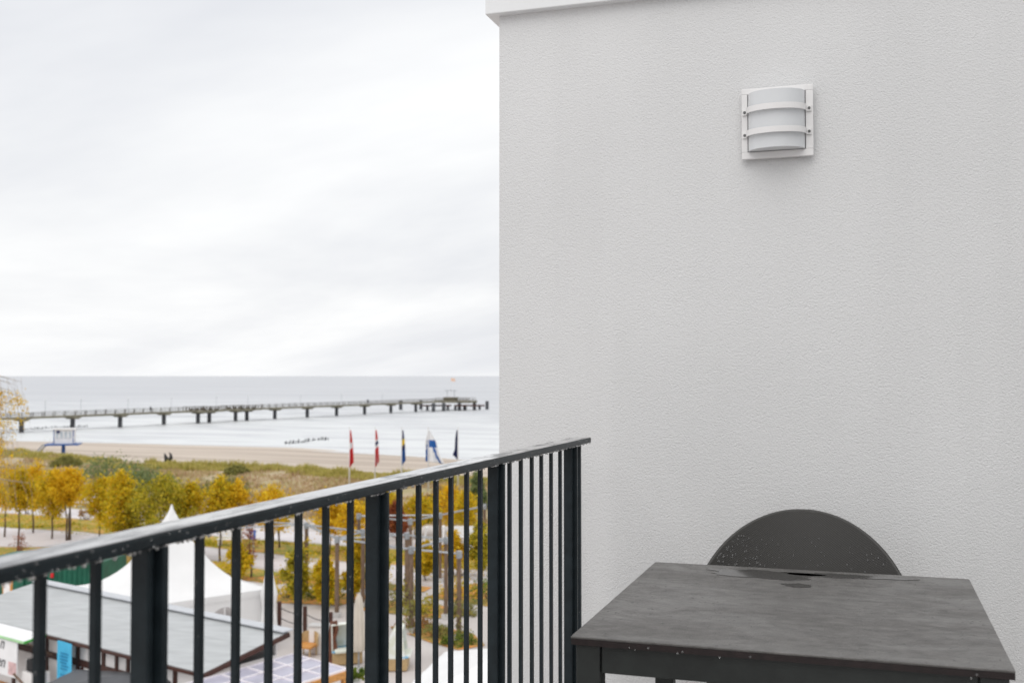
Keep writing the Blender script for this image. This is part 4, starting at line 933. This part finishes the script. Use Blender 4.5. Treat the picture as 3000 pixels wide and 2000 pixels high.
def closed_parasol(p, h, z0, r, m, label, hem=None, name='closed_parasol'):
    p = Vector(p); t = thing(name, label, 'parasol', p, 'closed parasols')
    MB().tube([p, p + Vector((0, 0, h))], .035, 8).build('pole', M['steel'], t)
    MB().cyl(p, .35, .09, 16).build('base', M['kerb'], t)
    def fn(u, v):
        a = 2 * math.pi * u; rr_ = np.interp(v, [0, .05, .35, .55, .9, 1], [r * .95, r, r * .72, r * .95, r * .25, .02]) if hem is None else np.interp(v, [0, .1, .5, .92, 1], [r * .8, r, r * .85, r * .45, .03])
        rr_ *= 1 + .16 * math.sin(a * 7 + v * 2); return (p.x + rr_ * math.cos(a), p.y + rr_ * math.sin(a), z0 + (h - z0) * v)
    cn = MB().grid(fn, 56, 16).build('canopy', M[m], t, smooth=True)
    MB().tube([(p.x + r * .80 * math.cos(k), p.y + r * .80 * math.sin(k), z0 + (h - z0) * .42) for k in np.linspace(0, 6.28, 18)], .02, 5).build('strap', M[m], cn)
    return t
pz = at(788, 1848, .8); pz2 = Vector((pz.x, pz.y, 0)); dd = depth(pz)
closed_parasol(pz2, atd(780, 1649, dd).z, .75, .34, 'tent', 'closed white parasol standing at the tent corner')
bz = at(1051, 1962, 0); closed_parasol(bz, atd(1045, 1738, depth(bz)).z, atd(1045, 1905, depth(bz)).z, .26, 'beige', 'closed beige parasol seen between the railing bars', hem=1)

# ================================================================== KIOSK with grey membrane roof and half-timbered front
A = Vector((-18.15, 26.73, 0)); e = Vector((-.954, .299, 0)).normalized(); n_ = Vector((e.y, -e.x, 0)) * -1
n_ = Vector((.299, .954, 0)).normalized()
LEN, DEP, ZF, ZB = 14.0, 3.25, 3.0, 3.55
ks = thing('kiosk', 'half-timbered white kiosk with low grey membrane roof below the balcony', 'kiosk', A)
def K(l, d, z): v = A + e * l + n_ * d; return Vector((v.x, v.y, z))
def rz_(d): return ZF + (ZB - ZF) * d / DEP
roof = MB(); slope = (ZB - ZF) / DEP
P8 = [K(0, 0, ZF - .12), K(LEN, 0, ZF - .12), K(LEN, DEP, ZB - .12), K(0, DEP, ZB - .12), K(0, 0, ZF - .01), K(LEN, 0, ZF - .01), K(LEN, DEP, ZB - .01), K(0, DEP, ZB - .01)]
roof.v = [tuple(p) for p in P8]; roof.f = [(0, 1, 2, 3), (7, 6, 5, 4), (0, 4, 5, 1), (1, 5, 6, 2), (2, 6, 7, 3), (3, 7, 4, 0)]
ro = roof.build('roof', M['membrane2'], ks)
ns = 5
for i in range(ns):
    d0 = DEP * i / ns; d1 = DEP * (i + 1) / ns + (.07 if i < ns - 1 else 0); zz = .004 + .005 * (i % 2)
    s = MB(); s.v = [tuple(K(l, d, rz_(d) + z)) for z in (zz - .004 - (.003 if True else 0), zz + .004) for (l, d) in ((-.02, d0), (LEN, d0), (LEN, d1), (-.02, d1))]
    s.f = [(0, 1, 2, 3), (7, 6, 5, 4), (0, 4, 5, 1), (1, 5, 6, 2), (2, 6, 7, 3), (3, 7, 4, 0)]
    s.build('roof_sheet', M['membrane'], ro)
MB().bar(K(-.05, DEP - .02, ZB + .05), K(LEN, DEP - .02, ZB + .05), .46, .035).build('ridge_flashing', M['flash'], ro)
MB().bar(K(0, -.04, ZF - .06), K(LEN, -.04, ZF - .06), .07, .09).build('fascia_board', M['darktimber'], ks)
MB().bar(K(-.05, 0, ZF - .075), K(-.05, DEP, ZB - .075), .08, .13).build('fascia_board', M['darktimber'], ks)
MB().bar(K(.3, .33, 1.43), K(LEN, .33, 1.43), .06, 2.86).build('front_wall', M['whitewall'], ks)
MB().bar(K(.3, .30, 1.43), K(.3, DEP - .2, 1.43), .06, 2.86).build('end_wall', M['whitewall'], ks)
MB().bar(K(.3, DEP - .2, 1.6), K(LEN, DEP - .2, 1.6), .06, 3.2).build('rear_wall', M['whitewall'], ks)
def beam(a, b_, wd=.14): MB().bar(a, b_, .07, wd, up=tuple(Vector((0, 0, 1)) if abs((b_ - a).normalized().z) < .9 else e)).build('timber_beam', M['darktimber'], ks)
beam(K(.3, .27, 2.25), K(LEN, .27, 2.25), .20); beam(K(.3, .27, .3), K(LEN, .27, .3), .2)
for l in (.35, 1.6, 2.9, 3.9, 5.2, 6.6, 8.4, 10.4): beam(K(l, .265, .1), K(l, .265, 2.85), .13)
for l0, l1 in ((.4, 1.5), (5.3, 6.4), (8.3, 7.0), (1.7, 2.8)): beam(K(l0, .262, .4), K(l1, .262, 2.1), .12)
for l in (3.3, 4.5): beam(K(l, .262, 2.3), K(l, .262, 2.85), .1)
# blue banner hung on the kiosk front
bl = 6.72; bt = thing('blue_banner', 'sky blue banner with lines of print hanging on the kiosk front', 'banner', K(bl, -.1, 1.0))
bq = MB().grid(lambda u, v: K(bl + .42 - .84 * u, -.12 + .02 * math.sin(u * 5), .55 + 2.4 * v), 6, 10).build('cloth', M['banner'], bt, solid=.01)
pb = MB()
for i in range(20):
    z = .72 + i * .098
    if i in (6, 13): continue
    x0 = random.uniform(-.28, -.12); x1 = random.uniform(.08, .28)
    while x0 < x1:
        x2 = min(x1, x0 + random.uniform(.05, .16)); pb.bar(K(bl + x0, -.150, z), K(bl + x2, -.150, z + .01), .012, .035); x0 = x2 + .03
pb.build('print', M['bannerink'], bt)
# stall awning and sign at the left
aw = thing('stall_awning', 'white awning with green border over the stall at the lower left corner', 'awning', K(9.6, -.6, 2.2))
MB().grid(lambda u, v: K(7.9 + 4.2 * u, -.10 - .72 * (1 - v), 2.93 + .09 * v), 12, 4).build('canopy', M['whiteplastic'], aw, solid=.03)
MB().bar(K(7.9, -.84, 2.90), K(12.1, -.84, 2.90), .03, .07).build('front_border', M['lightgreen'], aw)
MB().bar(K(7.88, -.83, 2.90), K(7.88, -.10, 3.0), .03, .07).build('side_border', M['greentrim'], aw)
for l in (7.95, 12.0): MB().bar(K(l, .2, 2.3), K(l, -.75, 2.88), .05, .05).build('bracket', M['timber'], aw)
sgn = thing('stall_sign', 'white stall sign with large italic letters at the lower left corner', 'sign', K(10.8, -1.3, 1))
MB().bar(K(8.35, -.78, 2.25), K(12.6, -.78, 2.25), .04, 1.15).build('board', M['whiteplastic'], sgn)
MB().bar(K(8.38, -.806, 1.95), K(8.85, -.806, 1.95), .004, .42).build('pink_print', M['pinkprint'], sgn)
def text(body, size, loc, rz, m, parent, name='lettering', shear=.35, ext=.004):
    cu = bpy.data.curves.new(name, 'FONT'); cu.body = body; cu.size = size; cu.shear = shear; cu.extrude = ext; cu.align_x = 'RIGHT'
    o = bpy.data.objects.new(name, cu); col.objects.link(o); o.location = Vector(loc) - parent.location; o.rotation_euler = (math.pi / 2, 0, rz); o.parent = parent
    bpy.context.view_layer.update(); dg = bpy.context.evaluated_depsgraph_get(); me = bpy.data.meshes.new_from_object(o.evaluated_get(dg)); me.materials.clear(); me.materials.append(m)
    no = bpy.data.objects.new(name, me); col.objects.link(no); no.location = o.location; no.rotation_euler = o.rotation_euler; no.parent = parent; bpy.data.objects.remove(o); return no
kang = math.atan2(-e.y, -e.x)
text('n', .55, K(9.12, -.812, 2.52), kang, M['ink'], sgn); text('en', .55, K(9.06, -.812, 1.92), kang, M['ink'], sgn)
# goods under the awning
gd = thing('stall_counter', 'stall counter with dark goods under the white awning', 'counter', K(9.3, -.7, 0))
MB().bar(K(7.5, -.4, .95), K(8.3, -.4, .95), .5, 1.9).build('counter', M['whitewall'], gd)
MB().box(K(7.85, -.45, 2.12), (.5, .35, .36), rz=kang).build('black_case', M['black'], gd, bevel=.03); MB().tube([K(8.15, -.5, 1.91), K(8.15, -.5, 2.3)], .1, 12).build('jar', M['clearpvc'], gd)
MB().bar(K(7.5, -.9, 1.5), K(8.35, -.9, 1.85), .05, .06).bar(K(7.75, -.9, 0), K(7.75, -.9, 1.6), .05, .05, up=tuple(e)).build('trestle', M['timber'], gd)
bt2 = at(55, 1985, .9); t = thing('barrel_table', 'round honey-brown wooden table top at the bottom left corner', 'table', (bt2.x, bt2.y, 0))
MB().tube([(bt2.x, bt2.y, .82), (bt2.x, bt2.y, .88)], .62, 28).build('table_top', M['orangewood'], t); MB().tube([(bt2.x, bt2.y, 0), (bt2.x, bt2.y, .4), (bt2.x, bt2.y, .815)], [.3, .38, .3], 18).build('barrel', M['orangewood'], t)
# dark grey parasol in front of the kiosk
gp = at(285, 2010, 2.45); t = thing('grey_parasol', 'open dark grey square parasol below the kiosk front', 'parasol', (gp.x, gp.y, 0))
MB().tube([(gp.x, gp.y, 0), (gp.x, gp.y, 2.7)], .04, 10).build('pole', M['steel'], t)
hc = 1.75
cnr = [Vector((gp.x, gp.y, 2.40)) + Matrix.Rotation(kang + .45, 3, 'Z') @ Vector((sx * hc, sy * hc, 0)) for sx, sy in ((-1, -1), (1, -1), (1, 1), (-1, 1))]
gb = MB(); ap = Vector((gp.x, gp.y, 2.72))
for i in range(4): gb.poly([cnr[i], cnr[(i + 1) % 4], ap])
for i in range(4): a, b_ = cnr[i], cnr[(i + 1) % 4]; gb.poly([a, a - Vector((0, 0, .16)), b_ - Vector((0, 0, .16)), b_])
gb.build('canopy', M['darkgrey'], t, solid=.008)
# lean-to with opal panes
ln = thing('glazed_lean_to', 'lean-to roof of pale opal panes in a timber frame beside the kiosk', 'canopy', K(-1.2, 1, 0))
ZL = 2.86; WL = 2.35; D0 = -3.2; D1 = 3.35; nc, nr = 3, 7
for i in range(nc + 1): MB().bar(K(-.12 - WL * i / nc, D0, ZL - .03 * i), K(-.12 - WL * i / nc, D1, ZL - .03 * i), .07, .07).build('glazing_bar', M['panebar'], ln)
for j in range(nr + 1):
    dj = D0 + (D1 - D0) * j / nr; MB().bar(K(-.12, dj, ZL + .003), K(-.12 - WL, dj, ZL - .087), .05, .062).build('glazing_bar', M['panebar'], ln)
for i in range(nc):
    for j in range(nr):
        l0, l1 = -.155 - WL * i / nc, -.085 - WL * (i + 1) / nc; d0, d1 = D0 + (D1 - D0) * j / nr + .026, D0 + (D1 - D0) * (j + 1) / nr - .026
        b = MB(); zz = lambda l: ZL - .03 * (-l - .12) / (WL / nc)
        b.v = [tuple(K(l, d, zz(l) + z)) for z in (-.012, 0.0) for (l, d) in ((l0, d0), (l1, d0), (l1, d1), (l0, d1))]; b.f = [(0, 1, 2, 3), (7, 6, 5, 4), (0, 4, 5, 1), (1, 5, 6, 2), (2, 6, 7, 3), (3, 7, 4, 0)]
        b.build('pane', M['pane'], ln)
MB().bar(K(-.17 - WL, D0, ZL - .21), K(-.17 - WL, D1, ZL - .21), .06, .20).build('eaves_beam', M['orangewood'], ln)
for d in (D0 + .2, 0, D1 - .15): MB().bar(K(-.1 - WL, d, 0), K(-.1 - WL, d, ZL - .32), .12, .12, up=tuple(e)).build('post', M['orangewood'], ln)
for d in (0.3, D1 - .45): MB().bar(K(-.1 - WL, d, 1.9), K(-.1 - WL, d + .35 * (1 if d < 1 else -1), ZL - .32), .08, .08).build('brace', M['orangewood'], ln)

# ================================================================== CONTAINER and things around the yard
cr0 = Vector((-35.0, 43.2, 0)); ce = Vector((-.985, -.17, 0)).normalized(); cn = Vector((.17, -.985, 0)).normalized()
ct = thing('shipping_container', 'dark green corrugated container behind the kiosk roof', 'container', cr0)
def CP(l, d, z): v = cr0 + ce * l - cn * d; return Vector((v.x, v.y, z))
body = MB().bar(CP(0.02, 1.2, 1.32), CP(6.04, 1.2, 1.32), 2.36, 2.5).build('body', M['container'], ct)
cor_ = MB()
for i in range(14):
    l = .25 + i * .26; cor_.v += [tuple(CP(l + a, d, z)) for z in (.12, 2.5) for (a, d) in ((0, .01), (.05, -.035), (.13, -.035), (.18, .01))]; k = len(cor_.v) - 8
    cor_.f += [(k, k + 1, k + 5, k + 4), (k + 1, k + 2, k + 6, k + 5), (k + 2, k + 3, k + 7, k + 6)]
cor_.build('corrugation', M['container'], body)
for z in (.09, 2.57): MB().bar(CP(0, -.02, z), CP(6.06, -.02, z), .12, .16).build('side_rail', M['container'], ct)
for l in (.03, 6.03): MB().bar(CP(l, -.02, .1), CP(l, -.02, 2.6), .14, .14, up=tuple(ce)).build('corner_post', M['container'], ct)
dr = MB().bar(CP(4.05, -.03, 1.32), CP(5.3, -.03, 1.32), .05, 2.2).build('door', M['container'], ct)
lg = MB()
for i in range(7): lg.bar(CP(5.05 - i * .075, -.062, 1.82), CP(5.05 - i * .075 - (.03 if i % 2 else 0), -.062, 2.06), .01, .045, up=tuple(ce))
lg.bar(CP(5.0, -.062, 1.93), CP(4.62, -.062, 1.95), .01, .04); lg.build('lettering', M['whitepaint'], dr)
MB().box(CP(2.55, -.07, 1.9), (.16, .05, .26)).build('red_tag', M['red'], ct)
yb = at(28, 1752, 1.3); t = thing('waste_bin', 'teal lidded waste bin in front of the container', 'bin', (yb.x, yb.y, 0))
MB().box((yb.x, yb.y, .62), (.95, .8, 1.05), rz=.2).build('tub', M['teal'], t, bevel=.04); MB().box((yb.x, yb.y, 1.22), (1.05, .9, .14), rz=.2).build('lid', M['teal'], t, bevel=.04)
pbp = at(22, 1712, 2.0); t = thing('notice_board', 'pale wooden notice board on the container side', 'board', (pbp.x, pbp.y, 0))
MB().box((pbp.x, pbp.y, 1.75), (.36, .05, 1.0), rz=.2).build('panel', M['whitewall'], t); MB().box((pbp.x + .22, pbp.y, 1.2), (.10, .07, 2.4), rz=.2).build('upright', M['orangewood'], t); MB().box((pbp.x - .22, pbp.y, 1.2), (.08, .07, 2.4), rz=.2).build('upright', M['orangewood'], t)
mb = at(20, 1775, 3.35); 
t = thing('printed_box', 'white box with orange print behind the kiosk roof', 'box', (mb.x - 1.1, mb.y + 1.9, 0))
c0 = Vector((mb.x - 1.1, mb.y + 1.9, 0)); MB().box(c0 + Vector((0, 0, 1.35)), (2.3, 1.2, 2.7), rz=.2).build('box', M['whiteplastic'], t); MB().box(c0 + Vector((-.05, -.62, 2.3)), (.9, .02, .45), rz=.2).build('orange_print', M['orangeprint'], t); MB().box(c0 + Vector((.65, -.48, 2.3)), (.5, .02, .4), rz=.2).build('pink_print', M['pinkprint'], t)

# ---- hooded beach chairs, wicker chair, fence posts, canopy on the plaza
def beach_chair(p, rz, label):
    p = Vector(p); t = thing('hooded_beach_chair', label, 'beach chair', p, 'hooded beach chairs'); q = Matrix.Rotation(rz, 3, 'Z')
    def W(x, y, z): v = p + q @ Vector((x, y, 0)); return (v.x, v.y, p.z + z)
    base = MB(); base.box(W(0, 0, .28), (1.2, .85, .5), rz=rz); base.build('base', M['wicker'], t, bevel=.03)
    MB().box(W(0, -.30, .58), (1.05, .5, .12), rz=rz).build('seat_cushion', M['paper'], t, bevel=.03)
    def hood(u, v):
        a = v * math.pi * .62; return W((u - .5) * 1.22, .45 - .05 - .62 * (1 - math.cos(a)) * .75, .5 + 1.12 * math.sin(min(a, math.pi / 2)) + (-.12 * (a - math.pi / 2) if a > math.pi / 2 else 0))
    MB().grid(hood, 6, 18).build('hood', M['paper'], t, smooth=True, solid=.04)
    for sx in (-.6, .6):
        pts = [hood(0 if sx < 0 else 1, k / 10) for k in range(11)] + [W(sx, -.35, .5)]
        MB().poly(pts).build('side_panel', M['paper'], t, solid=.03)
    MB().box(W(0, -.02, .56), (1.24, .9, .05), rz=rz).build('trim', M['bluetrim'], t)
p = at(1165, 1955, 0); beach_chair(p, 1.9, 'hooded beach chair under a pale tarp right of the beige parasol')
p = at(1012, 1940, 0); beach_chair(p, .7, 'hooded beach chair under a cream tarp left of the beige parasol')
p = at(898, 1920, 0); t = thing('wicker_chair', 'honey wicker armchair behind the lean-to', 'chair', p)
MB().box((p.x, p.y, .42), (.75, .7, .12)).build('seat', M['orangewood'], t, bevel=.03)
MB().grid(lambda u, v: (p.x + .45 * math.cos(math.pi * u), p.y + .05 + .38 * math.sin(math.pi * u), .45 + .5 * v * (.6 + .4 * math.sin(math.pi * u))), 16, 4).build('back', M['wicker'], t, solid=.05)
for sx, sy in ((-1, -1), (1, -1), (1, 1), (-1, 1)): MB().tube([(p.x + sx * .3, p.y + sy * .28, 0), (p.x + sx * .3, p.y + sy * .28, .4)], .035, 8).build('leg', M['wicker'], t)
fp = [at(818, 1842, 0), at(893, 1862, 0), at(968, 1885, 0)]
t = thing('rope_fence', 'low fence of dark timber posts with slack ropes on the plaza', 'fence', fp[0])
for i, p in enumerate(fp): MB().tube([p, (p.x, p.y, 1.25 + .05 * i)], .10, 8).build('post', M['darktimber'], t)
for i in range(2):
    for z in (.55, 1.0): MB().tube([fp[i].lerp(fp[i + 1], k / 8) + Vector((0, 0, z - .12 * math.sin(math.pi * k / 8))) for k in range(9)], .02, 5).build('rope', M['black'], t)
p = at(925, 1915, 0); t = thing('stone_block', 'pale upright stone block behind the wicker chair', 'block', p); MB().box((p.x, p.y + .3, .55), (.75, .5, 1.1), rz=.2).build('block', M['whitewall'], t, bevel=.03); MB().box((p.x, p.y + .3, 1.13), (.85, .6, .06), rz=.2).build('cap', M['kerb'], t)
p = at(972, 1945, 0); b = MB(); b.tube([p, p + Vector((.04, 0, .6)), p + Vector((-.03, 0, 1.2)), p + Vector((.05, 0, 1.7))], [.24, .20, .17, .10], 9); b.tube([p + Vector((.02, 0, .9)), p + Vector((.22, 0, 1.4)), p + Vector((.18, 0, 1.75))], [.12, .08, .05], 7)
tag(b.build('carved_stump', M['redwood']), 'red-brown forked wooden stump left of the beach chair', 'stump')
pp = at(1035, 1995, 0.4); t = thing('potted_plant', 'green leafy pot plant in a white pot below the beige parasol', 'plant', (pp.x, pp.y, 0))
MB().tube([(pp.x, pp.y, 0), (pp.x, pp.y, .42)], [.2, .28], 16).build('pot', M['whitepaint'], t)
q, f = leaves([(pp.x + random.gauss(0, .15), pp.y + random.gauss(0, .15), .6 + .2 * random.random()) for i in range(10)], 9, .08, .26); leaf_obj('foliage', q, f, M['leafgreen'], t)
# white canopy at the bottom, right of the railing
cq = [Vector((-13.55, 33.9, 2.25)), Vector((-9.2, 36.9, 2.25)), Vector((-7.5, 29.2, 2.25)), Vector((-12.9, 28.0, 2.25))]; cm = Vector((-10.8, 32, 3.0))
t = thing('white_canopy', 'white fabric canopy tent at the bottom beside the balcony wall', 'tent', (cm.x, cm.y, 0))
cb = MB()
for i in range(4):
    a, b_ = cq[i], cq[(i + 1) % 4]; cb.grid(lambda u, v, a=a, b_=b_: tuple((a.lerp(b_, u)).lerp(cm, v) - Vector((0, 0, .12 * math.sin(math.pi * v)))), 10, 8)
cb.build('roof', M['tent'], t, smooth=False, solid=.01)
for i in range(4):
    a, b_ = cq[i], cq[(i + 1) % 4]; MB().poly([a, b_, b_ - Vector((0, 0, .3)), a - Vector((0, 0, .3))]).build('valance', M['tent'], t, solid=.012); MB().tube([(a.x, a.y, 0), (a.x, a.y, 2.23)], .035, 8).build('pole', M['steel'], t)
a, b_ = cq[3], cq[0]; MB().grid(lambda u, v: tuple(a.lerp(b_, u * .999) + Vector((.05 * math.sin(u * 40), 0, -2.2 * v - .02))), 60, 2).build('curtain', M['tent'], t, smooth=True, solid=.01)
